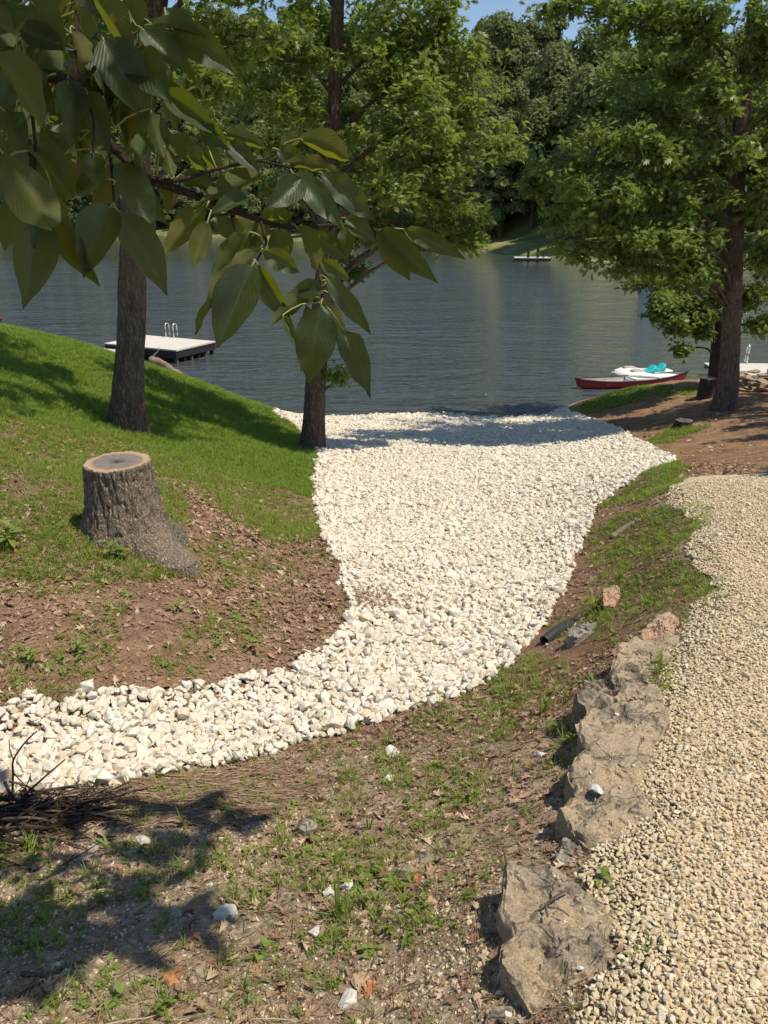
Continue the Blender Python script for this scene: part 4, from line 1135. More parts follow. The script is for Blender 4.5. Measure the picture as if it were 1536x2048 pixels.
boulder('flat grey stone at the mouth of the black drain pipe', [(1135,1266),(1160,1246),(1196,1244),(1185,1262),(1150,1276)], -.78, .12, M['boulder_grey'], 18, name='bank_stone', nth=70)
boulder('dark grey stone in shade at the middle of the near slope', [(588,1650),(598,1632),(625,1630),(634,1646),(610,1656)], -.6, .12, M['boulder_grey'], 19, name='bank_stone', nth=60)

# gravel crumbs lying on the boulder tops
from mathutils.bvhtree import BVHTree
cr_p = []
for o in [q_ for q_ in COL.objects if q_.name.startswith(('boulder', 'bank_stone'))]:
    me = o.data
    bt = BVHTree.FromPolygons([tuple(v.co) for v in me.vertices], [tuple(p.vertices) for p in me.polygons])
    bb_ = np.array([v.co[:] for v in me.vertices]); lo, hi = bb_.min(0), bb_.max(0)
    for _ in range(int(900 * (hi[0] - lo[0]) * (hi[1] - lo[1])) + 6):
        hit = bt.ray_cast(Vector((rng.uniform(lo[0], hi[0]), rng.uniform(lo[1], hi[1]), hi[2] + 1)), Vector((0, 0, -1)))
        if hit[0] is not None and hit[1].z > .75 and rng.random() < .35 + .65 * (hit[0].x > (lo[0] + hi[0]) / 2):
            cr_p.append((hit[0] + o.location + Vector((0, 0, .002)))[:])
cr_p = np.array(cr_p)
tag(scatter('gravel_crumbs', grv_t, cr_p, rng.uniform(0, 6.28, cr_p.shape), np.clip(.0042 * np.exp(rng.normal(0, .5, len(cr_p))), .0018, .011), rng.integers(0, len(grv_t), len(cr_p))), 'gravel crumbs lying on the edging boulders', 'gravel', kind='stuff')
# loose stones lying about
loose = [stone_mesh('loose_stone', M['loose'], 700 + k, (1, .75, .6), 16, .03, True) for k in range(5)]
def loose_stone(u, v, wpx, label, mat=None, k=0, flat=.75, name='loose_stone', ground_z=None):
    p = G(u, v) if ground_z is None else P(u, v, ground_z)
    d = (p - EYE) @ FWD
    s = wpx * d / F / 2
    me = loose[k % 5]
    if mat is not None:
        me = me.copy(); me.materials.clear(); me.materials.append(mat)
    o = obj(name, me, None, (p[0], p[1], p[2] + s * .28), (rng.uniform(-.25, .25), rng.uniform(-.25, .25), rng.uniform(0, 6.28)), (s, s, s * flat))
    return tag(o, label, 'stone', 'loose stones on the near slope')
loose_stone(285, 1685, 46, 'white angular stone beside the brush pile', k=0)
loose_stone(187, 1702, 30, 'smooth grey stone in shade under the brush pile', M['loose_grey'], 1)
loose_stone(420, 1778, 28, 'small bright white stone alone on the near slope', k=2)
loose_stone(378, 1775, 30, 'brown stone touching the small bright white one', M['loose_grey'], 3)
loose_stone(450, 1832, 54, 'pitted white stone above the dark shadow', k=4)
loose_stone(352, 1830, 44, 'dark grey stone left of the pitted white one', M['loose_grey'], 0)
loose_stone(662, 1790, 34, 'chalky white stone at the foot of the tall grass stalk', k=1)
loose_stone(695, 1775, 32, 'cream stone touching the tall grass stalk', k=2)
loose_stone(695, 2004, 58, 'large cream stone beside the rust-red dead leaf', k=3)
loose_stone(725, 1968, 60, 'flat tan stone behind the large cream one', M['loose_orange'], 4, .4)
loose_stone(775, 1562, 34, 'white stone in grass below the channel edge', k=0)
loose_stone(640, 1870, 46, 'pale broken stone among twigs on the near slope', k=2, flat=.5)
loose_stone(865, 1808, 36, 'tan stone left of the cracked boulder', M['loose_orange'], 1)
loose_stone(785, 1508, 40, 'white chip lying flat where the weeds start', k=4, flat=.4)
loose_stone(1082, 1512, 34, 'pale round stone in the weeds near the edging row', k=3)
loose_stone(8, 1560, 46, 'orange boulder stone among the white channel stones', M['loose_orange'], 2, .9, ground_z=-.86)
loose_stone(1194, 1584, 40, 'pale stone sitting on the dusty boulder', k=0, flat=.45, ground_z=-.165)
loose_stone(1160, 1938, 18, 'pebble lying on the big tan-brown boulder', k=1, ground_z=-.085)
loose_stone(1130, 1848, 17, 'white chip lying on the cracked boulder', k=2, ground_z=-.10)
loose_stone(1015, 2030, 22, 'white chip lying on the blue-grey slab', k=3, ground_z=-.125)
loose_stone(960, 2004, 34, 'orange-tan stone beside the blue-grey slab', M['loose_orange'], 4)
loose_stone(1380, 1112, 16, 'white stone on the driveway edge near the grass', k=1)

# ------------------------------------------------------------------ drain pipe
a = G(1088, 1290); bb = G(1138, 1258)
a = a + np.array([0, 0, .03]); bb = bb + np.array([.05, .1, -.02])
pp_ = smooth_path([a, (a * .6 + bb * .4) + [0, 0, .02], bb, bb + (bb - a) * .5 - [0, 0, .1]], 130)
rad = .029 + .005 * np.sign(np.sin(np.arange(130) * 2 * np.pi / 5.0 + .3))
dp = thing('drain_pipe', 'black corrugated drain pipe poking out of the bank onto the white stones', 'pipe', a)
MB().tube(pp_ - a, rad, 20, False).build('corrugated_tube', M['black_plastic'], dp)
m, nt, out = new_mat('grey_pipe_rib'); n = N(nt)  # ribs in a lighter grey than the black tube
b = n('BsdfPrincipled', Base_Color=(.16, .17, .18), Roughness=.4); surf(nt, out, b); M['pipe_rib'] = m
for k in range(2, 82, 5):
    c0 = pp_[k + 1] - a; c1 = pp_[k + 2] - a
    MB().tube(np.array([c0, c1]), [.0348, .0348], 18, False).build('rib', M['pipe_rib'], dp)

# ------------------------------------------------------------------ docks, boats
def rail_hoop(base, h, w, ang, root, mat, r=.022):
    d = np.array([math.cos(ang), math.sin(ang), 0]) * w
    base = np.asarray(base, float)
    pts_ = smooth_path([base, base + [0, 0, h * .8], base + d * .18 + [0, 0, h * .97], base + d * .5 + [0, 0, h], base + d * .85 + [0, 0, h * .95], base + d + [0, 0, h * .75], base + d + [0, 0, 0]], 26)
    MB().tube(pts_, r, 8).build('ladder_rail', mat, root, smooth=True)
A = P(354, 728, WATER); A2 = np.array([A[0], A[1]])
e1 = np.array([-.90, .44]); e1 /= np.linalg.norm(e1); e2 = np.array([.44, .90]); e2 /= np.linalg.norm(e2)
L1, L2, TZ = 3.5, 2.3, .50
fd_ = thing('floating_dock', 'square swim platform with pale boards and black sides, behind the lawn', 'dock', (A2[0], A2[1], WATER), math.atan2(-e1[1], -e1[0]))
# local x = -e1 direction reversed: local frame x=-e1, y=e2
def fr(parent, mat, boxes, name, bevel=.006):
    mb = MB()
    for c_, s_ in boxes: mb.box(c_, s_)
    return mb.build(name, mat, parent, bevel=bevel)
fr(fd_, M['dock_side'], [((-L1 / 2, .04, TZ - .18), (L1, .08, .26))], 'skirt')
fr(fd_, M['dock_side'], [((-L1 / 2, L2 - .04, TZ - .18), (L1, .08, .26))], 'skirt')
fr(fd_, M['dock_side'], [((-.04, L2 / 2, TZ - .18), (.08, L2 - .17, .26))], 'skirt')
fr(fd_, M['dock_side'], [((-L1 + .04, L2 / 2, TZ - .18), (.08, L2 - .17, .26))], 'skirt')
nb = 12
bw = L2 / nb
brd = MB().box((0, 0, 0), (L1 + .06, bw - .012, .05)).mesh('deck_board', M['dock_top'])
for k in range(nb):
    obj('deck_board', brd, fd_, (-L1 / 2, bw * (k + .5), TZ - .02))
for k in range(6):
    fr(fd_, M['float_wood'] if k % 2 == 0 else M['dock_side'], [((-.12, .12 + k * (L2 - .24) / 5, .1), (.14, .09, .55))], 'post')
for k in range(1, 6):
    fr(fd_, M['dock_side'], [((-L1 * k / 5.5, .10, .1), (.09, .1, .55))], 'post')
fr(fd_, M['black_plastic'], [((-L1 / 2, L2 / 2, .08), (L1 - .5, L2 - .5, .36))], 'float')
for xx in (-2.35, -1.95):
    rail_hoop((xx, L2 - .12, TZ), .55, .22, math.pi / 2, fd_, M['steel'])
# second strip of dock (walkway) half hidden by the lawn and the oak
wk = P(215, 700, WATER + .45)
wd = thing('dock_walkway', 'pale gangway strip left of the swim platform, partly hidden by the oak', 'dock', (wk[0], wk[1] - .6, WATER), math.atan2(-e1[1], -e1[0]))
for k in range(6):
    fr(wd, M['dock_top'], [((0, k * .16, .40), (2.2, .15, .05))], 'deck_board')
fr(wd, M['dock_side'], [((0, .4, .26), (2.1, .8, .2))], 'frame')
fr(wd, M['dock_side'], [((-.9, .4, -.2), (.1, .6, .8))], 'post')
# right-hand dock
Q = P(1468, 752, WATER + .35)
rd_ = thing('floating_dock', 'low white-topped dock with two ladder rails behind the tall oak', 'dock', (Q[0] - .3, Q[1], WATER), R_(-4))
for k in range(13):
    fr(rd_, M['dock_top'], [((2.2, .1 + k * .155, .37), (4.4, .145, .05))], 'deck_board')
fr(rd_, M['dock_grey'], [((2.2, 0.03, .27), (4.36, .06, .13))], 'skirt')
fr(rd_, M['dock_grey'], [((2.2, 2.0, .27), (4.36, .06, .13))], 'skirt')
fr(rd_, M['dock_side'], [((.5, 1.0, .12), (.7, 1.8, .3))], 'float'); fr(rd_, M['dock_side'], [((3.6, 1.0, .12), (.7, 1.8, .3))], 'float')
MB().tube([(1.0, -.02, .3), (1.35, -.3, -.2)], .035, 8).build('brace', M['steel'], rd_)
for xx in (.92, 1.38):
    rail_hoop((xx, 1.9, .39), .62, .2, math.pi / 2, rd_, M['steel'], .03)
# canoe
ca_, cb_ = P(1150, 778, WATER), P(1372, 762, WATER)
cv = cb_ - ca_
CL = np.linalg.norm(cv[:2])
canoe = thing('canoe', 'long red canoe with black gunwales at the grassy point', 'canoe', ((ca_ + cb_) / 2), math.atan2(cv[1], cv[0]))
def canoe_section(t):                          # t -1..1 : half beam, keel z, sheer z
    b_ = .42 * (1 - abs(t) ** 2.4) + .012
    keel = -.06 + .16 * abs(t) ** 6
    sheer = .21 + .12 * abs(t) ** 2.6
    return b_, keel, sheer
ns, nc = 41, 17
def canoe_shell(inset):
    V = []
    for k in range(ns):
        t = -1 + 2 * k / (ns - 1)
        b_, ke, sh = canoe_section(t)
        b_ = max(b_ - inset, .004); ke += inset
        for q_ in range(nc):
            a = -math.pi / 2 + math.pi * q_ / (nc - 1)
            yy = b_ * math.copysign(abs(math.sin(a)) ** .75, math.sin(a)); zz = ke + (sh - ke) * (1 - abs(math.cos(a)) ** .8)
            V.append((t * (CL / 2 + .02 - inset) * (1 - .035 * (1 - (zz - ke) / (sh - ke)) * abs(t) ** 8), yy, zz))
    i, j = np.meshgrid(np.arange(ns - 1), np.arange(nc - 1), indexing='ij')
    a = (i * nc + j).ravel()
    return np.array(V), np.stack([a, a + 1, a + 1 + nc, a + nc], -1)
v, q = canoe_shell(0)
obj('hull', mesh_np('hull', v, q, [M['canoe_red']], True), canoe)
v, q = canoe_shell(.02)
obj('inner_shell', mesh_np('inner_shell', v, q[:, ::-1], [M['dock_grey']], True), canoe)
for sgn in (-1, 1):
    gp = []
    for k in range(31):
        t = -1 + 2 * k / 30
        b_, ke, sh = canoe_section(t)
        gp.append((t * (CL / 2 + .02), sgn * b_, sh + .005))
    MB().tube(np.array(gp), .026, 8).build('gunwale', M['black_plastic'], canoe, smooth=True)
for t in (-.5, .55):
    b_, ke, sh = canoe_section(t)
    fr(canoe, M['dock_grey'], [((t * CL / 2, 0, sh - .1), (.22, b_ * 1.9, .03))], 'seat')
b_, ke, sh = canoe_section(0)
fr(canoe, M['dock_grey'], [((0, 0, sh - .015), (.05, b_ * 1.94, .03))], 'thwart')
# pedal boat behind it
pb = P(1302, 752, WATER + .2)
pb = np.array([pb[0], pb[1] + .6, WATER - .12])
boat = thing('pedal_boat', 'white pedal boat with two teal seats behind the red canoe', 'pedal boat', pb, R_(8))
boat.scale = (.86, .86, .74)
def lofted(sections, mat, name, parent, close=True):
    """sections: list of (x, half width, z bottom, z top, roundness)"""
    nc = 20
    V = []
    for x, w, zb, zt in sections:
        for q_ in range(nc):
            a = 2 * math.pi * q_ / nc
            ca2, sa2 = math.cos(a), math.sin(a)
            yy = w * math.copysign(abs(ca2) ** .6, ca2); zz = (zb + zt) / 2 + (zt - zb) / 2 * math.copysign(abs(sa2) ** .6, sa2)
            V.append((x, yy, zz))
    n_ = len(sections)
    i = np.arange(n_ - 1)[:, None] * nc; j = np.arange(nc)[None]
    q = np.stack([i + j, i + (j + 1) % nc, i + nc + (j + 1) % nc, i + nc + j], -1).reshape(-1, 4)
    V += [(sections[0][0], 0, (sections[0][2] + sections[0][3]) / 2), (sections[-1][0], 0, (sections[-1][2] + sections[-1][3]) / 2)]
    j = np.arange(nc)
    t = np.vstack([np.stack([(j + 1) % nc, j, np.full(nc, n_ * nc)], -1), np.stack([(n_ - 1) * nc + j, (n_ - 1) * nc + (j + 1) % nc, np.full(nc, n_ * nc + 1)], -1)])
    return obj(name, mesh_np(name, np.array(V), [q, t], [mat], True), parent)
for sgn in (-1, 1):
    h_ = lofted([(-1.15, .05, .22, .36), (-1.0, .2, .08, .40), (-.6, .27, -.06, .44), (0, .28, -.08, .42), (.7, .27, -.07, .40), (1.1, .22, 0, .40), (1.22, .1, .15, .36)], M['boat_white'], 'pontoon', boat)
    h_.location = (0, sgn * .5, 0)
lofted([(-1.2, .2, .30, .42), (-1.0, .6, .26, .52), (-.6, .74, .24, .62), (-.25, .76, .24, .58), (.1, .76, .24, .50), (.7, .76, .24, .50), (1.1, .68, .26, .46), (1.25, .3, .3, .40)], M['boat_white'], 'deck', boat)
for sgn in (-1, 1):
    fw = lofted([(-.75, .12, .50, .62), (-.6, .2, .48, .655), (-.35, .22, .46, .645), (-.22, .16, .46, .60)], M['boat_tan'], 'footwell', boat); fw.location = (0, sgn * .34, 0)
for k, (sx, sy) in enumerate(((-.12, -.34), (.42, -.05))):
    st = lofted([(-.16, .18, .40, .52), (-.04, .24, .40, .56), (.12, .25, .40, .60), (.22, .25, .42, .76), (.29, .20, .46, .78), (.33, .08, .52, .72)], M['boat_teal'], 'seat', boat)
    st.location = (sx, sy, .06)
ms = lofted([(.6, .3, .42, .52), (.85, .34, .42, .58), (1.05, .22, .42, .53)], M['boat_white'], 'cargo_hump', boat)
# driftwood log
d0, d1 = P(300, 718, -2.95), P(352, 746, WATER + .02)
lg = thing('driftwood_log', 'bleached driftwood log with a snapped branch at the lawn edge', 'log', d1)
pth = smooth_path([d0 - d1, (d0 - d1) * .6 + [0, 0, .06], (d0 - d1) * .25 + [.05, 0, 0], [.25, -.1, -.05]], 24)
v, q, t = tube(pth, np.interp(np.linspace(0, 1, 24), [0, .1, .5, 1], [.1, .15, .13, .06]), 12)
v += fbm(v * 6, 3)[:, None] * .04 * rng.normal(0, .3, (1, 3)) + .025 * np.stack([fbm(v * 7 + 5, 3), fbm(v * 7 + 9, 3), fbm(v * 7 + 2, 3)], -1)
obj('log', mesh_np('log', v, [q, t], [M['drift']], True), lg)
k0 = (d0 - d1) * .92
MB().tube(smooth_path([k0, k0 + [.1, 0, .18], k0 + [.2, 0, .25], k0 + [.28, 0, .4]], 8), np.linspace(.05, .02, 8), 6).build('branch', M['drift'], lg, smooth=True)
# red marker stake at the crest
mk = P(6, 662, -1.0)
mk = np.array([mk[0], mk[1], float(H(mk[0], mk[1]))])
ms_ = thing('marker_stake', 'thin stake with a red reflector on the crest of the lawn', 'stake', mk)
MB().tube([(0, 0, -.2), (0, 0, .42)], .016, 8).build('stake', M['stick'], ms_)
MB().tube([(0, -.03, .40), (0, -.045, .40)], .034, 14).build('reflector', M['red_marker'], ms_)
MB().tube([(0, -.02, .29), (.05, -.03, .27)], .02, 8).build('flag_clip', M['red_marker'], ms_)
# low ring of stacked stones on the right
fr0 = G(1535, 782)
ring = thing('stone_fire_ring', 'low ring of stacked flat stones behind the tall oak', 'stone wall', (fr0[0] + .5, fr0[1] + .4, fr0[2]))
flat_ = [stone_mesh('stone', M['boulder_tan'] if k % 2 else M['boulder'], 820 + k, (1, .7, .42), 14, .06) for k in range(4)]
for lay in range(3):
    for k in range(13):
        a = 2 * math.pi * (k + .5 * lay) / 13
        obj('stone', flat_[(k + lay) % 4], ring, (.95 * math.cos(a), .75 * math.sin(a), .04 + .105 * lay), (rng.normal(0, .08), rng.normal(0, .08), a + math.pi / 2), (.24, .2, .14))
# far docks
def far_dock(u, v, wpx, label, mat, blue=False, posts=True):
    p = P(u, v, WATER)
    d = (p - EYE) @ FWD
    w = wpx * d / F
    t = thing('far_dock', label, 'dock', (p[0], p[1], WATER), R_(-8))
    nb_ = 7
    for k in range(nb_):
        fr(t, mat, [((0, (k + .5) * 2.4 / nb_, .42), (w, 2.4 / nb_ - .03, .06))], 'deck_board')
    fr(t, M['dock_side'], [((0, .05, .22), (w, .08, .3))], 'skirt')
    if posts:
        for xx in (-.12, .14):
            MB().tube([(xx * w, .4, -.4), (xx * w, .4, 1.5)], .16, 8).build('post', M['bark_dark'], t)
    if blue:
        for k in range(1):
            MB().tube([(-w * .33 + k * w * .3, -.25, .18), (-w * .33 + k * w * .3 + .9, -.25, .12)], .2, 12).build('barrel', M['blue'], t, smooth=True)
    return t
far_dock(1065, 524, 72, 'pale grey dock with two dark posts on the far shore', M['dock_top'])
far_dock(1312, 541, 58, 'far dock with blue float barrels seen through the oak boughs', M['dock_grey'], True, False)

# ------------------------------------------------------------------ exposed root on the right bank
rp = [G(u, v) for u, v in ((1222, 1078), (1255, 1055), (1290, 1040), (1330, 1028), (1375, 1022))]
base_ = rp[0]
rt = tag(MB().tube(smooth_path([q_ - base_ + [0, 0, .015] for q_ in rp], 24), np.linspace(.028, .016, 24), 8).build('dead_branch', M['drift'], None, smooth=True, loc=base_), 'bleached dead branch lying across the grass of the driveway bank', 'branch')

# ------------------------------------------------------------------ ground cover
def blade(r, h, w, bend, az, x0, y0):
    n_ = 4
    V, T = [], []
    dirv = np.array([math.cos(az), math.sin(az), 0]); side = np.array([-math.sin(az), math.cos(az), 0])
    for k in range(n_):
        t = k / (n_ - 1)
        c = np.array([x0, y0, 0]) + dirv * bend * h * t * t + np.array([0, 0, h * t * (1 - .35 * bend * t)])
        if k < n_ - 1:
            V += [c - side * w * (1 - t * .75) / 2, c + side * w * (1 - t * .75) / 2]
        else:
            V.append(c)
    for k in range(n_ - 2):
        a = 2 * k
        T += [(a, a + 1, a + 3), (a, a + 3, a + 2)]
    a = 2 * (n_ - 2)
    T.append((a, a + 1, a + 2))
    return np.array(V), np.array(T)
def tuft(seed, nb, h, w, spread, mat, bend=(.3, 1.0)):
    r = np.random.default_rng(seed); mb = MB()
    for _ in range(nb):
        a = r.uniform(0, 6.28); q_ = abs(r.normal(0, spread))
        v, t = blade(r, h * r.uniform(.5, 1.15), w * r.uniform(.7, 1.2), r.uniform(*bend), a + r.normal(0, .6), q_ * math.cos(a), q_ * math.sin(a))
        mb.add(v, None, t)
    return mb.mesh('grass_tuft', mat)
def weed(seed, nl, L, mat, stem=0.03):
    r = np.random.default_rng(seed); mb = MB()
    for k in range(nl):
        l = L * r.uniform(.5, 1.1); w = l * r.uniform(.35, .6)
        V = np.array([(0, 0, 0), (-.5 * w, .35 * l, .12 * w), (.5 * w, .35 * l, .12 * w), (0, .4 * l, 0), (-.38 * w, .72 * l, .1 * w), (.38 * w, .72 * l, .1 * w), (0, l, 0)])
        T = np.array([(0, 3, 1), (0, 2, 3), (1, 3, 4), (3, 2, 5), (4, 3, 6), (3, 5, 6)])
        Rm = Euler((0, 0, r.uniform(0, 6.28))).to_matrix() @ Euler((r.uniform(-.1, .8), r.normal(0, .25), 0)).to_matrix()
        V[:, 2] -= .35 * V[:, 1] ** 2 / l
        mb.add(V @ np.array(Rm).T + np.array([r.normal(0, L * .3), r.normal(0, L * .3), r.uniform(.2, 1) * stem]), None, T)
    return mb.mesh('weed', mat)
def dead_leaf(seed, mat, oak=True):
    r = np.random.default_rng(seed)
    V, T = oak_leaf(1, 1.15, .5 * r.uniform(-1, 1), 0, r.uniform(.7, 1.2)) if oak else oak_leaf(1, 1.0, .4, 0, .75)
    V[:, 1] -= .5
    cu = r.uniform(.5, 1.6) * r.choice([-1, 1])
    V[:, 2] += cu * (V[:, 1] ** 2 - .08) * .5 + r.uniform(-1.2, 1.2) * V[:, 0] * V[:, 1] + .25 * abs(cu) * V[:, 0] ** 2 * 3
    V[:, 2] += .12
    return mesh_np('dead_leaf', V, T, [mat])
def straw(seed, mat, rad=.014):
    r = np.random.default_rng(seed)
    p = smooth_path([(-.5, 0, 0), (-.15, r.normal(0, .05), .02), (.2, r.normal(0, .05), .01), (.5, r.normal(0, .1), .02)], 6)
    return MB().tube(p, np.linspace(rad, rad * .5, 6), 4).mesh('dry_stem', mat, False)
T_lawn = [template('grass_shape', tuft(40 + k, 14, .075, .0065, .03, M['grass'], (.2, .9))) for k in range(5)]
T_dry = [template('grass_shape', tuft(60 + k, 9, .055, .005, .03, M['grass_dry'], (.3, 1.1))) for k in range(4)]
T_tall = [template('grass_shape', tuft(70 + k, 9, .11, .006, .015, M['weed'], (.3, 1.1))) for k in range(4)]
T_weed = [template('weed_shape', weed(80 + k, 9 + k % 3 * 3, .035, M['weed'])) for k in range(5)]
T_leaf = [template('dead_leaf_shape', dead_leaf(90 + k, M['litter'], k % 3 != 2)) for k in range(7)]
T_straw = [template('dry_stem_shape', straw(110 + k, M['straw'])) for k in range(4)]

def sow(n_, box, dens):
    x = rng.uniform(box[0], box[1], n_); y = rng.uniform(box[2], box[3], n_)
    k = rng.random(n_) < dens(x, y)
    x, y = x[k], y[k]
    return x, y
def free(x, y, m_=0.0):
    return (sdf(CH, x, y) < -m_) & (sdf(DR, x, y) < -m_)
def in_view(x, y, pad=140):
    u, v, d = proj(np.stack([x, y, H(x, y)], -1))
    return (d > .5) & (u > -pad) & (u < 1536 + pad) & (v < 2048 + pad)
def put(name, temps, x, y, size, flat, label=None, cat=None, dz=0.0, parent=None, tilt=.25, yaw=None, zs=None):
    n_ = len(x)
    nrm = Hn(x, y) * (1.0 if flat else .4) + rng.normal(0, tilt, (n_, 3)) + (0 if flat else np.array([0, 0, .6]))
    rot = eul(frames(nrm, rng.uniform(0, 6.28, n_) if yaw is None else yaw))
    s = np.repeat(size[:, None], 3, 1)
    if zs is not None: s[:, 2] *= zs
    o = scatter(name, temps, np.stack([x, y, H(x, y) + dz], -1), rot, s, rng.integers(0, len(temps), n_), parent)
    return tag(o, label, cat, kind='stuff')
# lawn
x, y = sow(130000, (-16, 0.5, 5, 23.5), lambda x, y: np.where((sdf(LUSH, x, y) > -.12 + .15 * n2(x, y, 1.5, 5)) & (H(x, y) > WATER + .05) & (sdf(CH, x, y) < -.01), np.interp(y, [6, 12, 20], [1, .9, .6]), 0))
k = in_view(x, y); x, y = x[k], y[k]
put('lawn_grass', T_lawn, x, y, rng.uniform(.6, 1.25, len(x)) * np.interp(y, [8, 20], [.95, 1.35]), False, 'lush green lawn grass on the bank', 'grass')
print('lawn', len(x))
# thin yellowing grass round the stump
x, y = sow(95000, (-9, 0, 3.5, 13), lambda x, y: np.where((sdf(PATCH, x, y) > -.2) & free(x, y, .03), np.clip(.9 + 1.2 * n2(x, y, 1.4, 6), 0.1, 1), 0))
k = in_view(x, y); x, y = x[k], y[k]
put('thin_grass', T_dry + T_lawn[:2], x, y, rng.uniform(.5, 1.1, len(x)), False, 'patchy yellow-green grass around the stump', 'grass')
# grass on the driveway bank and the point
bd = lambda x, y: np.max([sdf(q_, x, y) for q_ in BANKG], axis=0)
x, y = sow(90000, (1, 10, 2.5, 22), lambda x, y: np.where((bd(x, y) > -.05 + .06 * n2(x, y, 5, 7)) & (sdf(CH, x, y) < -.02), np.clip(.75 + 1.0 * n2(x, y, 2.2, 8), .15, 1), 0))
put('bank_grass', T_lawn + T_dry[:2] + T_weed[:1], x, y, rng.uniform(.5, 1.0, len(x)) * np.interp(y, [3, 8, 20], [.75, 1, 1.3]), False, 'green grass patches on the driveway bank', 'grass')
print('bank', len(x))
# leaf litter and stems on bare soil
soil_ok = lambda x, y: free(x, y, 0) & (sdf(LUSH, x, y) < -.1)
lx_, ly_ = [], []
for n_, box in ((120000, (-6.2, .6, 2.9, 9.5)), (52000, (-2.6, 2.6, .7, 3.6)), (16000, (1.0, 4.5, 2.6, 10)), (7000, (2, 9, 9, 20))):
    x, y = sow(n_, box, lambda x, y: np.where(soil_ok(x, y), np.clip(.75 + .9 * n2(x, y, 1.1, 10), .2, 1) * np.where(sdf(PATCH, x, y) > 0, .3, 1) * np.where(bd(x, y) > 0, .2, 1) * np.where((x > -2.7) & (x < .9) & (y < 2.9), .75, 1), 0))
    lx_.append(x); ly_.append(y)
x, y = np.concatenate(lx_), np.concatenate(ly_)
k = in_view(x, y); x, y = x[k], y[k]
put('leaf_litter', T_leaf, x, y, np.clip(.022 * np.exp(rng.normal(0, .5, len(x))), .008, .075) * np.interp(y, [1, 5, 12], [.8, 1.25, 1.5]), True, 'brown dead leaves littering the bare bank', 'dead leaves', .004, tilt=.35)
print('litter', len(x))
M['crumb'] = inst_mat('soil_crumb', [(0.16, 0.10, 0.065), (0.27, 0.175, 0.115), (0.20, 0.125, 0.08), (0.36, 0.25, 0.165)], .95)
T_crumb = [template('soil_crumb_shape', stone_mesh('soil_crumb', M['crumb'], 960 + k, (1, .7, .5), 10, 0)) for k in range(4)]
x, y = sow(90000, (-6.2, 3.2, .8, 9), lambda x, y: np.where(soil_ok(x, y), np.clip(.5 + .9 * n2(x, y, 1.6, 15), .1, 1), 0))
k = in_view(x, y); x, y = x[k], y[k]
put('soil_crumbs', T_crumb, x, y, np.clip(.0065 * np.exp(rng.normal(0, .5, len(x))), .002, .022) * np.interp(y, [1, 5], [.8, 1.5]), True, 'crumbs of brown soil and bark on the bank', 'soil', .002, tilt=.5)
lx_, ly_ = [], []
for n_, box in ((30000, (-6.2, .6, 2.9, 8)), (30000, (-2.6, 2.6, .7, 3.6)), (7000, (1.0, 4.5, 2.6, 9))):
    x, y = sow(n_, box, lambda x, y: np.where(soil_ok(x, y), np.clip(.6 + .8 * n2(x, y, 1.4, 11), .15, 1) * np.where(sdf(PATCH, x, y) > 0, .4, 1), 0))
    lx_.append(x); ly_.append(y)
x, y = np.concatenate(lx_), np.concatenate(ly_)
k = in_view(x, y); x, y = x[k], y[k]
put('dry_stems', T_straw, x, y, np.clip(.05 * np.exp(rng.normal(0, .5, len(x))), .02, .2), True, 'dry broken stems and straw lying on the soil', 'straw', .008, tilt=.15)
# loose gravel spilled on the near slope
x, y = sow(110000, (-2.6, 3, .75, 3.4), lambda x, y: np.where(free(x, y, 0), np.clip(.6 + 1.0 * n2(x, y, 1.7, 12), .05, 1) * np.interp(y, [.8, 2, 2.5, 3.4], [1, .8, .4, .12]), 0))
k = in_view(x, y); x, y = x[k], y[k]
put('spilled_gravel', grv_t, x, y, np.clip(.005 * np.exp(rng.normal(0, .45, len(x))), .002, .016), True, 'small tan gravel spilled over the near slope', 'gravel', .002, tilt=.5)
lp_ = np.array([G(735, 1208)[:2], G(1175, 1070)[:2], G(640, 1330)[:2]])
x = np.concatenate([rng.normal(lp_[0, 0], .2, 420), rng.uniform(-3, 4, 500)]); y = np.concatenate([rng.normal(lp_[0, 1], .15, 420), rng.uniform(2.6, 14, 500)])
k = sdf(CH, x, y) > 0; x, y = x[k], y[k]
put('leaves_on_stones', T_leaf, x, y, rng.uniform(.018, .05, len(x)), True, 'few dead leaves blown onto the white stones', 'dead leaves', .05, tilt=.5)
# green growth on the near slope
spots = [(470,1560,90),(600,1530,80),(720,1500,90),(850,1480,80),(960,1450,60),(1060,1440,70),(640,1640,120),(760,1600,90),(330,1690,110),(220,1740,110),(480,1710,90),(600,1720,80),(720,1740,100),(850,1650,60),(800,1850,70),(120,1820,110),(330,1800,80),(560,1800,70),(1080,1330,50),(1000,1400,50),(1130,1500,50),(430,1960,60),(640,1950,50),(1180,1300,40),(1330,1330,30),(1325,1380,20),(1270,1900,14),(1200,1760,16),
         (60,1320,60),(170,1350,60),(330,1330,50),(90,1130,80),(20,1090,60),(350,1150,70),(450,1240,40),(500,1300,30),(190,1100,60),(280,1120,60),(560,1090,50),(480,1130,50),(250,1210,60)]
gw = np.array([(*G(u, v)[:2], r_ * .0011 * np.linalg.norm(G(u, v) - EYE)) for u, v, r_ in spots])
def gd(x, y):
    d = 0
    for a, b_, r_ in gw:
        d = d + np.exp(-((x - a) ** 2 + ((y - b_) * .8) ** 2) / (r_ * r_))
    return np.clip(d, 0, 1)
x, y = sow(90000, (-5, 3.2, .9, 7), lambda x, y: np.where(free(x, y, -.03), np.clip(gd(x, y) * (.42 + 1.6 * n2(x, y, 3.5, 13)), 0, 1) * .62, 0))
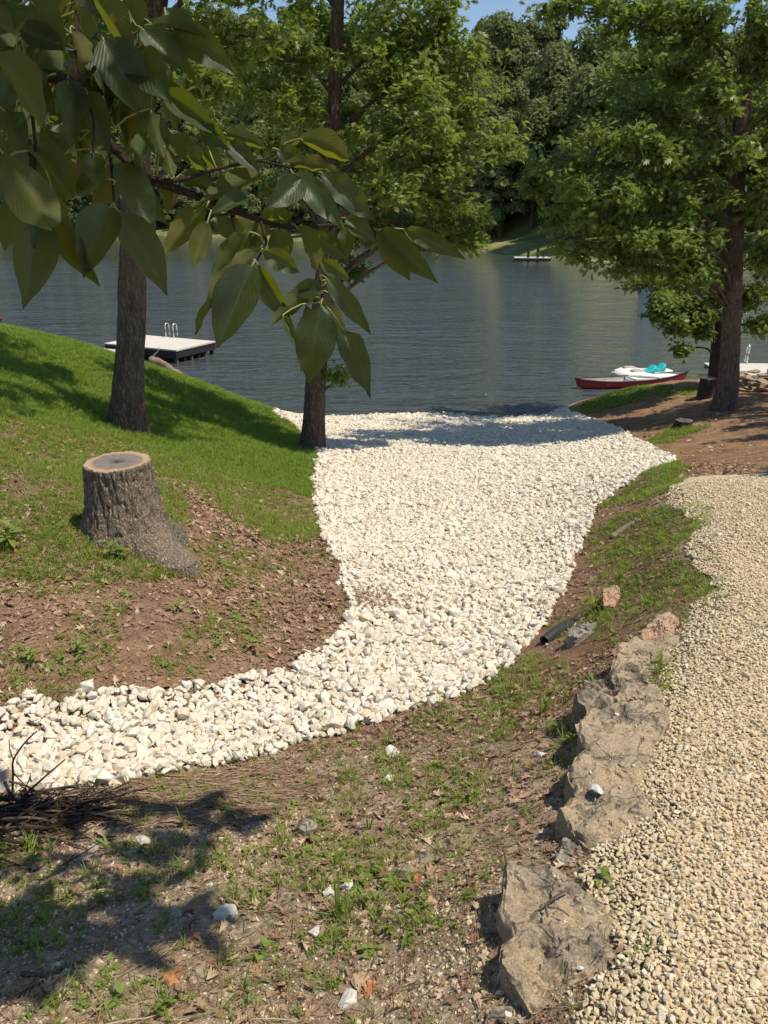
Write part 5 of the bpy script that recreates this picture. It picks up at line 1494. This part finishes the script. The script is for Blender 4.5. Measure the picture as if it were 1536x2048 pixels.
put('slope_weeds', T_weed + T_dry + T_lawn[:3] + T_dry, x, y, np.clip(.5 * np.exp(rng.normal(0, .35, len(x))), .2, 1.1), False, 'low green weeds and grass on the near slope', 'weeds')
print('weeds', len(x))
x, y = sow(1700, (-3, 2.6, 1.0, 3.6), lambda x, y: np.where(free(x, y, -.03), np.clip(gd(x, y) * .5 + .05, 0, 1), 0))
put('slope_grass', T_tall, x, y, rng.uniform(.35, 1.0, len(x)), False, 'scattered thin grass shoots on the near slope', 'grass', tilt=.3)
# combed mat of dry stems below the channel
mc = poly([(150,1590),(300,1560),(420,1555),(540,1530),(640,1560),(560,1640),(420,1660),(250,1650)])
x, y = sow(16000, (mc[:, 0].min(), mc[:, 0].max(), mc[:, 1].min(), mc[:, 1].max()), lambda x, y: np.where(inside(mc, x, y) & free(x, y, -.02), .5 * np.clip(.8 + 1.2 * n2(x, y, 3, 31), 0, 1), 0))
put('stem_mat', T_straw, x, y, rng.uniform(.06, .2, len(x)), True, 'mat of combed dry stems below the white stones', 'straw', .012, tilt=.1, yaw=rng.normal(0, .3, len(x)))

# single plants one can point to
def plant(u, v, hpx, label, kind='grass', seed=0, nb=8, bend=(.2, .8), wpx=3.0):
    p = G(u, v); d = (p - EYE) @ FWD
    h = hpx * d / F / .93
    if kind == 'grass':
        me = tuft(seed, nb, h, wpx * d / F * 1.4, h * .06, M['weed'], bend)
        return tag(obj('grass_plant', me, None, p), label, 'grass')
    me = weed(seed, nb, h * .5, M['weed'], h * .8)
    return tag(obj('weed_plant', me, None, p), label, 'weed')
plant(678, 1840, 110, 'tall upright grass stalk beside the chalky white stone', seed=201, nb=5, bend=(.05, .25), wpx=5)
plant(738, 1660, 75, 'narrow clump of grass blades on the near slope above the brown soil', seed=202, nb=8, bend=(.05, .35), wpx=4)
plant(368, 1655, 60, 'grass shoot rising through the mat of dry stems', seed=203, nb=6, bend=(.1, .4), wpx=4)
plant(220, 1700, 45, 'arching pale grass over the smooth grey stone', seed=204, nb=5, bend=(1.0, 1.6), wpx=5)
plant(240, 1795, 48, 'grass tuft in the left part of the near slope, ringed by shade', seed=205, nb=9, bend=(.3, 1.1), wpx=4)
plant(85, 1930, 45, 'yellowish grass tuft by the long stick', seed=206, nb=7, bend=(.2, .9), wpx=4)
plant(368, 1900, 55, 'thin grass tuft below the pitted white stone', seed=207, nb=8, bend=(.3, 1.2), wpx=3)
plant(485, 1985, 70, 'grass tuft nearest the bottom of the photo', seed=208, nb=14, bend=(.3, 1.2), wpx=3)
plant(665, 1905, 60, 'pale green sprout between twigs near the bottom', seed=209, nb=6, bend=(.1, .7), wpx=4)
plant(1190, 1225, 55, 'bright grass clump above the black drain pipe', seed=210, nb=16, bend=(.2, .9), wpx=4)
plant(1085, 1430, 70, 'grey-green tall weed leaning beside the edging boulders', seed=211, nb=7, bend=(.2, .6), wpx=6)
plant(1205, 1765, 40, 'small leafy weed growing between boulder and gravel', 'weed', 212, 12)
plant(505, 1308, 36, 'lone yellow-green weed low on the litter bank', 'weed', 213, 14)
plant(160, 1312, 36, 'leafy weed on the litter bank left of the channel bend', 'weed', 214, 14)
plant(65, 1330, 40, 'weed clump by the left picture edge above the stones', 'weed', 215, 16)
plant(360, 1228, 36, 'weed rosette below the wide stump', 'weed', 216, 12)
plant(25, 1095, 55, 'bright broad-leaved weed left of the wide stump', 'weed', 217, 20)
plant(232, 1120, 50, 'broad green weed at the foot of the wide stump', 'weed', 218, 20)
plant(1275, 1915, 30, 'tiny sprout in the gravel beside the big tan-brown boulder', 'weed', 219, 10)
plant(1328, 1390, 40, 'dark green weed at the gravel edge by the knobbly boulder', 'weed', 220, 12)
plant(1320, 1335, 45, 'wispy grass at the gravel edge by the blocky tan boulder', seed=221, nb=16, bend=(.3, 1.2), wpx=2.5)
for (u, v, w, lab, mm, k) in ((742, 1982, 46, 'curled rust-red dead leaf beside the large cream stone', 'litter_red', 1), (345, 1966, 60, 'crumpled red-brown oak leaf near the bottom of the slope', 'litter_red', 3), (835, 1762, 34, 'orange dead leaf below the grey-brown slab', 'litter_red', 4)):
    p = G(u, v); d = (p - EYE) @ FWD
    tag(obj('fallen_leaf', dead_leaf(95 + k, M[mm]), None, p + [0, 0, .004], (.15, -.1, rng.uniform(0, 6)), (w * d / F,) * 3), lab, 'dead leaf')

# ------------------------------------------------------------------ sticks
def stick(pp, r0, r1, label, name='stick', lift=.01, zs=None):
    w = [G(u, v) + [0, 0, lift] if zs is None else P(u, v, z_) for (u, v), z_ in zip(pp, zs or [0] * len(pp))]
    b0_ = w[0]
    o = MB().tube(smooth_path([q_ - b0_ for q_ in w], 4 * len(w)), np.linspace(r0, r1, 4 * len(w)), 7).build(name, M['stick'], None, smooth=True, loc=b0_)
    return tag(o, label, 'stick')
stick([(45, 1952), (95, 1955), (130, 1940), (185, 1920)], .007, .004, 'long dark stick lying in the bottom left shade')
stick([(0, 2015), (40, 1995), (90, 1965)], .006, .004, 'stick end poking in at the bottom left corner')
stick([(905, 1920), (945, 1898), (1000, 1870)], .005, .003, 'thin stick pointing at the big tan-brown boulder')
stick([(700, 1478), (745, 1505), (790, 1535)], .005, .003, 'dark stick in the weeds below the channel edge')
stick([(440, 1925), (500, 1900), (560, 1890)], .005, .003, 'short crooked stick below the pitted white stone')
fk = P(1090, 1812, -.075)
ft_ = thing('forked_twig', 'small forked twig lying on the cracked boulder', 'twig', fk)
q1, q2, q3 = (P(u, v, -.07) - fk for u, v in ((1142, 1780), (1095, 1832), (1138, 1832)))
MB().tube(smooth_path([(0, 0, .004), q1 * .5 + [0, 0, .012], q1 + [0, 0, .004]], 8), np.linspace(.004, .0025, 8), 6).build('stem', M['stick'], ft_)
MB().tube(smooth_path([(0, 0, .004), q2 * .6, q2], 5), np.linspace(.004, .003, 5), 6).build('side_twig', M['stick'], ft_)
MB().tube(smooth_path([q2 * .2 + [0, 0, .004], q3 * .6 + [0, 0, .01], q3], 6), np.linspace(.003, .002, 6), 6).build('side_twig', M['stick'], ft_)
sp_ = G(22, 1600)
sap = thing('dead_sapling', 'thin crooked dead sapling standing in front of the white stones', 'sapling', sp_)
def up_px(u, v): return EYE + ray(u, v) * (sp_[1] / ray(u, v)[1]) - sp_
MB().tube(smooth_path([(0, 0, -.03), up_px(26, 1550), up_px(27, 1520), up_px(50, 1485), up_px(74, 1462)], 20), np.linspace(.0055, .003, 20), 7).build('stem', M['twig'], sap, smooth=True)
MB().tube(smooth_path([up_px(26, 1545), up_px(50, 1570), up_px(90, 1600)], 8), np.linspace(.003, .002, 8), 5).build('side_twig', M['twig'], sap)
MB().tube(smooth_path([up_px(27, 1520), up_px(20, 1500), up_px(18, 1478)], 6), np.linspace(.003, .0015, 6), 5).build('side_twig', M['twig'], sap)
sk = G(1018, 1405)
tag(MB().tube(smooth_path([(0, 0, 0), (0, .0, .12), (.004, 0, .24)], 8), np.linspace(.003, .002, 8), 6).build('dry_stalk', M['straw'], None, loc=sk), 'single upright straw stalk at the channel edge', 'stalk')
# brush pile
bp = G(70, 1640)
pile = thing('brush_pile', 'dark heap of dead sticks below the white stones, in deep shade', 'brush pile', bp)
sm = []
for k in range(7):
    r = np.random.default_rng(900 + k)
    p = smooth_path([(-.5, 0, 0), (-.2, r.normal(0, .05), r.normal(0, .03)), (.15, r.normal(0, .05), r.normal(0, .03)), (.5, r.normal(0, .1), r.normal(0, .05))], 9)
    mb = MB().tube(p, np.linspace(.016, .007, 9), 6)
    if k % 2: mb.tube(smooth_path([p[4], p[4] + [.15, .1, .05], p[4] + [.22, .2, .06]], 4), np.linspace(.008, .004, 4), 5)
    sm.append(mb.mesh('stick', M['twig'] if k % 3 else M['stick'], True))
for k in range(230):
    t = rng.uniform(-1, 1)
    xx = rng.uniform(-.95, .30); yy = rng.normal(.01, .13)
    zz = max(.005, .09 * (1 - (yy / .25) ** 2) * (1 - ((xx + .3) / .75) ** 2) * rng.uniform(.1, 1))
    gz = float(H(bp[0] + xx, bp[1] + yy)) - bp[2]
    s = rng.uniform(.16, .5)
    obj('stick', sm[k % 7], pile, (xx, yy, gz + zz + .008), (rng.normal(0, .15), rng.normal(0, .10), rng.normal(0, .40)), (s, s * 1.0, s * 1.0))

# ------------------------------------------------------------------ the big-leaved tree over the camera
m, nt, out = new_mat('broad_leaf'); n = N(nt)
uvn = n('UVMap'); sx = n('SeparateXYZ', i0=uvn.outputs[0])
ax_ = n.math('ABSOLUTE', n.math('SUBTRACT', sx.outputs[0], .5))
rib = n.remap(ax_, .0, .022, 1.0, 0.0)
lat = n.math('PINGPONG', n.math('SUBTRACT', n.math('MULTIPLY', sx.outputs[1], 11.0), n.math('MULTIPLY', ax_, 9.0)), .5)
latm = n.math('MULTIPLY', n.remap(lat, .0, .06, 1.0, 0.0), n.remap(ax_, .0, .45, .8, .25))
vein = n.math('MAXIMUM', rib, n.math('MULTIPLY', latm, .45))
oi = n('ObjectInfo').outputs['Random']
co = n('TexCoord').outputs['Object']
mot = n.noise(n('VectorMath', i0=co, i1=n('CombineXYZ', X=n.math('MULTIPLY', oi, 50.0)).outputs[0], p_operation='ADD').outputs[0], 5, 4, .6)
topc = n.ramp(oi, [(0, (.014, .029, .014)), (.4, (.018, .038, .013)), (.75, (.028, .050, .014)), (1, (.017, .034, .018))])
topc = n.mixc(n.math('MULTIPLY', n.remap(mot, .5, .7), .35), topc, (.06, .09, .024))
spt = n.noise(co, 26, 2, .5)
topc = n.mixc(n.math('MULTIPLY', n.remap(spt, .70, .76), .8), topc, (.16, .10, .04))
topc = n.mixc(n.math('MULTIPLY', vein, .38), topc, (.12, .17, .065))
undc = n.ramp(oi, [(0, (.030, .052, .010)), (.5, (.085, .080, .018)), (1, (.026, .046, .009))])
undc = n.mixc(n.math('MULTIPLY', vein, .35), undc, (.14, .14, .045))
back = n('NewGeometry').outputs['Backfacing']
colr = n.mixc(back, topc, undc)
roug = n.remap(back, 0, 1, .46, .7)
bs = n('BsdfPrincipled', Base_Color=colr, Roughness=roug, Normal=n.bump(n.math('ADD', n.math('MULTIPLY', vein, -1.0), n.math('MULTIPLY', lat, .5)), .10, .02))
bs.inputs['Specular IOR Level'].default_value = .35
tr = n('BsdfTranslucent', Color=n.mixc(n.math('MULTIPLY', vein, .5), (.34, .40, .02), (.20, .23, .02)))
surf(nt, out, n('MixShader', i0=.25, i1=bs, i2=tr))
M['broad_leaf'] = m
def broad_leaf(seed, nu=10, nw=6):
    r = np.random.default_rng(seed)
    cv_, fold, wav_, tw, sk_ = r.uniform(.10, .34), r.uniform(.12, .4), r.uniform(.015, .05), r.normal(0, .25), r.normal(0, .05)
    V, UV = [], []
    for i_ in range(nu + 1):
        t = i_ / nu
        w = .5 * (math.sin(math.pi * t ** .80) ** .85 if 0 < t < 1 else 0) * (1.0 - .22 * t) * 1.12
        if t > .82: w *= (1 - (t - .82) / .18) ** .35 if t < 1 else 0
        for j_ in range(nw + 1):
            s = -1 + 2 * j_ / nw
            x = s * w
            z = fold * abs(x) * 1.0 - cv_ * (t - .25) ** 2 + wav_ * math.sin(t * 17 + seed + s) * abs(s) + tw * x * (t - .4)
            V.append((x + sk_ * math.sin(t * 3.1), t, z + cv_ * .0625)); UV.append((.5 + .5 * s, t))
    q = []
    for i_ in range(nu):
        for j_ in range(nw):
            a = i_ * (nw + 1) + j_
            q.append((a, a + 1, a + nw + 2, a + nw + 1))
    return np.array(V), np.array(q), np.array(UV)
BL = []
for k in range(9):
    v, q, uv = broad_leaf(30 + k)
    BL.append(mesh_np('leaf', v, q, [M['broad_leaf']], True, uv))
trunk_base = np.array([-3.1, .35, float(H(-3.1, .35))])
tree = thing('broadleaf_tree', 'big-leaved tree overhanging from the left, its dark leaves nearest the camera', 'tree', trunk_base)
lr = np.random.default_rng(77)
mbb = MB()
tpth = np.array([(-3.1, .35, trunk_base[2] - .1), (-3.1, .36, .6), (-3.05, .38, 2.0), (-3.0, .3, 3.4), (-2.9, .2, 5.2)]) - trunk_base
mbb.add(*bark_trunk(tpth, [.15, .125, .11, .09, .05], 28, .35, 5, 4, .01, 60))
def br(pp, r0, r1):
    w = [D(u, v, d) - trunk_base for u, v, d in pp]
    s = smooth_path(w, 5 * len(w))
    mbb.tube(s, np.linspace(r0, r1, len(s)), 8)
    return s
nodes = []
start = np.array([-3.02, .33, 2.9]) - trunk_base
main = [(-420, 60, 1.35), (-90, 130, 1.32), (60, 148, 1.34), (150, 172, 1.36), (215, 280, 1.42), (285, 352, 1.46), (345, 375, 1.48), (400, 395, 1.5), (470, 422, 1.53), (520, 440, 1.55), (560, 452, 1.57), (600, 455, 1.58), (690, 450, 1.62), (752, 463, 1.64)]
s_ = br(main, .0125, .0028); nodes.append(s_[10:])
mbb.tube(smooth_path([start, (start + s_[0]) / 2 + [0, 0, .15], s_[0]], 10), np.linspace(.035, .0125, 10), 8)
for pp, r0 in ([[(285, 352, 1.46), (350, 362, 1.45), (420, 342, 1.45), (470, 330, 1.46), (520, 322, 1.48), (560, 300, 1.5)], .0045], [[(520, 322, 1.48), (580, 335, 1.5), (610, 345, 1.52)], .003],
               [[(600, 455, 1.58), (622, 500, 1.57), (640, 550, 1.55), (645, 605, 1.54)], .0035], [[(520, 440, 1.55), (532, 480, 1.53), (525, 500, 1.52), (508, 530, 1.5)], .0035], [[(215, 280, 1.42), (225, 350, 1.38), (228, 415, 1.35)], .004],
               [[(60, 148, 1.34), (65, 230, 1.3), (70, 295, 1.28), (68, 420, 1.25)], .004], [[(150, 172, 1.36), (152, 60, 1.38), (150, -60, 1.4)], .0045], [[(150, 172, 1.36), (220, 110, 1.4), (285, 58, 1.45), (345, 62, 1.48)], .004],
               [[(-90, 130, 1.32), (-40, 60, 1.25), (0, 0, 1.22)], .004], [[(470, 422, 1.53), (440, 430, 1.5), (412, 415, 1.48)], .003], [[(-90, 130, 1.32), (-30, 210, 1.2), (0, 290, 1.15)], .004], [[(150, 172, 1.36), (185, 230, 1.34), (186, 305, 1.33)], .003]):
    nodes.append(br(pp, r0, .0018)[3:])
nodes = np.vstack(nodes)
# every leaf: base, tip, width (photo px), depth, underside to the viewer?, roll
LV = [
 (70,425,52,612,92,1.25,0),(222,412,166,548,84,1.34,0),(236,422,337,588,78,1.36,0),(125,440,195,570,58,1.34,0),(0,298,116,485,98,1.14,1),(66,410,62,498,60,1.28,1),(-10,105,104,262,100,1.2,1),(136,160,142,290,64,1.33,0),(172,180,218,305,58,1.36,0),
 (205,76,305,242,98,1.38,0),(270,110,336,198,84,1.42,0),(282,56,372,142,60,1.44,0),(342,64,475,146,72,1.47,0),(300,50,414,66,30,1.45,1),(162,-25,206,40,44,1.38,0),(184,-14,276,112,80,1.36,1),(328,186,442,272,54,1.44,0),(298,218,326,322,58,1.42,1),
 (296,268,267,342,44,1.43,1),(326,288,346,360,36,1.44,1),(328,280,424,338,60,1.45,1),(404,246,458,302,48,1.45,0),(443,266,538,294,34,1.46,1),(456,284,522,346,42,1.46,0),(552,298,622,332,46,1.49,0),(598,278,712,318,56,1.5,1),(570,328,692,344,34,1.5,1),(532,348,390,406,46,1.5,1),
 (602,358,536,416,58,1.5,0),(584,344,692,452,56,1.5,0),(640,344,753,442,60,1.54,0),(690,436,753,487,44,1.6,0),(506,390,420,424,40,1.5,0),(412,404,324,514,52,1.48,1),(416,440,384,538,44,1.47,1),(500,464,417,550,50,1.5,1),(525,498,374,658,46,1.5,1),(506,528,430,696,94,1.48,0),
 (515,528,582,646,50,1.5,0),(566,630,596,700,20,1.49,0),(526,504,601,548,46,1.51,0),(650,582,578,584,42,1.52,0),(650,568,532,648,46,1.55,1),(650,554,746,666,42,1.53,0),(642,608,620,770,88,1.52,0),(686,658,742,792,58,1.53,0),(612,608,604,745,42,1.56,1),
 (752,464,822,564,50,1.64,1),(756,460,874,562,56,1.62,0),(806,458,934,517,38,1.68,0),(592,452,642,548,60,1.56,1),(240,322,313,468,74,1.4,0),(186,304,201,378,46,1.34,0),(216,358,144,392,46,1.36,0),(128,308,152,402,62,1.4,1),(70,294,146,378,60,1.3,0),
 (10,222,52,294,62,1.24,0),(100,150,30,190,60,1.32,0),(15,-4,30,74,72,1.22,1),(60,0,140,92,60,1.3,1),(40,60,150,95,50,1.33,0),(140,60,178,150,56,1.37,1),(90,70,110,160,60,1.36,1),(60,150,110,230,56,1.36,0),(30,150,-20,240,60,1.25,0),(180,100,225,200,60,1.45,0),
 (230,300,180,250,50,1.44,1),(0,190,40,140,50,1.3,1),(0,330,30,420,70,1.3,0),(30,400,10,500,60,1.34,1),(105,380,100,470,60,1.38,1),(150,-20,100,60,60,1.38,1),(230,0,250,70,50,1.42,1),(-30,40,60,20,60,1.26,0),(250,330,180,420,56,1.46,1),(270,380,330,440,52,1.5,0),(360,350,440,380,40,1.5,0),(360,360,330,430,44,1.52,1),
 (470,430,520,500,46,1.6,1),(540,450,470,520,50,1.58,1),(560,450,560,540,54,1.6,0),(610,458,700,520,44,1.6,0),(520,440,590,420,44,1.58,1),(440,340,400,300,44,1.5,1),(500,330,470,400,44,1.54,1),(640,520,700,560,34,1.58,0),(560,302,610,262,36,1.53,1),(700,450,690,520,40,1.66,0),(40,280,0,380,70,1.36,0),(210,200,260,290,60,1.48,1),(100,220,160,280,56,1.42,1),(120,250,90,330,56,1.42,0),(640,600,690,700,50,1.58,1),(430,430,470,480,40,1.56,0),
]
for _ in range(60):
    u0, v0 = lr.uniform(-40, 330), lr.uniform(-30, 330)
    if u0 > 200 and v0 > 250: continue
    a_ = lr.normal(1.35, .55); l_ = lr.uniform(85, 135)
    LV.append((u0, v0, u0 + l_ * math.cos(a_), v0 + l_ * math.sin(a_), lr.uniform(50, 78), lr.uniform(1.46, 1.75), int(lr.random() < .5)))
petmb = MB()
for k, (u0, v0, u1, v1, wpx, d0_, und) in enumerate(LV):
    B = D(u0, v0, d0_); T_ = D(u1, v1, d0_ + lr.uniform(-.05, .05))
    yv = T_ - B; L = np.linalg.norm(yv); yv = yv / L
    nv = -ray((u0 + u1) / 2, (v0 + v1) / 2); nv /= np.linalg.norm(nv)
    nv = nv + np.array([lr.normal(0, .25), 0, lr.uniform(0, .55)])
    if und: nv = -nv + np.array([0, 0, .9])
    nv = nv - yv * (nv @ yv); nv /= np.linalg.norm(nv)
    if und and nv @ (EYE - B) > 0: nv = -nv
    xv = np.cross(yv, nv)
    W = wpx * d0_ / F * .94
    Mx = Matrix(((xv[0] * W, yv[0] * L, nv[0] * L, B[0] - trunk_base[0]), (xv[1] * W, yv[1] * L, nv[1] * L, B[1] - trunk_base[1]), (xv[2] * W, yv[2] * L, nv[2] * L, B[2] - trunk_base[2]), (0, 0, 0, 1)))
    o = obj('leaf', BL[int(lr.integers(0, 9))], tree)
    o.matrix_local = Mx
    Bl = B - trunk_base
    kn = np.argmin(((nodes - Bl) ** 2).sum(1))
    nd_ = nodes[kn]
    if np.linalg.norm(nd_ - Bl) > .003:
        petmb.tube(smooth_path([nd_, (nd_ + Bl) / 2 - yv * .01, Bl, Bl + yv * .01], 7), np.linspace(.0021, .0014, 7), 5)
mbb.build('trunk', M['twig'], tree, smooth=True)
m, nt, out = new_mat('leaf_stalk'); n = N(nt)
b = n('BsdfPrincipled', Base_Color=(.20, .22, .06), Roughness=.5); surf(nt, out, b)
petmb.build('leaf_stalks', m, tree, smooth=True)['kind'] = 'stuff'
# unseen rest of its crown, cut to set where shade and sun gaps fall
v, q, uv = broad_leaf(50, 4, 2)
tq = np.vstack([q[:, [0, 1, 2]], q[:, [0, 2, 3]]])
NC = 6500
cx = lr.uniform(-2.9, 1.7, NC); cy = lr.uniform(-.1, 2.1, NC); cz = lr.uniform(2.75, 4.6, NC)
hole = fbm(np.stack([cx * 1.5, cy * 1.5, cz * .5], -1), 2)
gxp = cx - (cz + .55) * TO_SUN.x / TO_SUN.z; gyp = cy - (cz + .55) * TO_SUN.y / TO_SUN.z
qx = cx - (cz - 1.72) * TO_SUN.x / TO_SUN.z; qy = cy - (cz - 1.72) * TO_SUN.y / TO_SUN.z
kk = (((qx + .2) / .34) ** 2 + ((qy - 1.62) / .24) ** 2 > 1) & (hole > np.where(gxp < -1.55, -.55, -.12)) & (gxp < -.62 + .12 * np.sin(gyp * 9)) & (gyp > np.where(gxp < -1.75, .9, 1.55 + .1 * np.sin(gxp * 7))) & (gyp < np.where(gxp < -1.75, 9, 2.42)) & ~((np.abs(gyp - 2.1 - .1 * gxp - .15) < .07) & (gxp > -1.9))
cx, cy, cz = cx[kk], cy[kk], cz[kk]
Rm = frames(np.stack([lr.normal(0, .4, len(cx)), lr.normal(0, .4, len(cx)), np.ones(len(cx))], -1), lr.uniform(0, 6.28, len(cx)))
Rm = Rm * np.array([.5, 1, 1])[None, None, :]
V_, T2 = tile((v, tq), np.stack([cx, cy, cz], -1) - trunk_base, Rm, lr.uniform(.13, .2, len(cx)))
cm = mesh_np('crown', V_, T2, [M['broad_leaf']], True, np.tile(uv, (len(cx), 1)))
co_ = obj('crown', cm, tree); co_['kind'] = 'stuff'
lm = MB()
for k in range(14):
    e = np.array([lr.uniform(-2.4, .8), lr.uniform(-.7, 1.3), lr.uniform(3.0, 4.2)]) - trunk_base
    s0 = tpth[3] * (1 - k / 20) + tpth[4] * (k / 20)
    lm.tube(smooth_path([s0, (s0 + e) / 2 + [0, 0, .1], e], 10), np.linspace(.03, .006, 10), 6)
lm.build('boughs', M['twig'], tree, smooth=True)['kind'] = 'stuff'
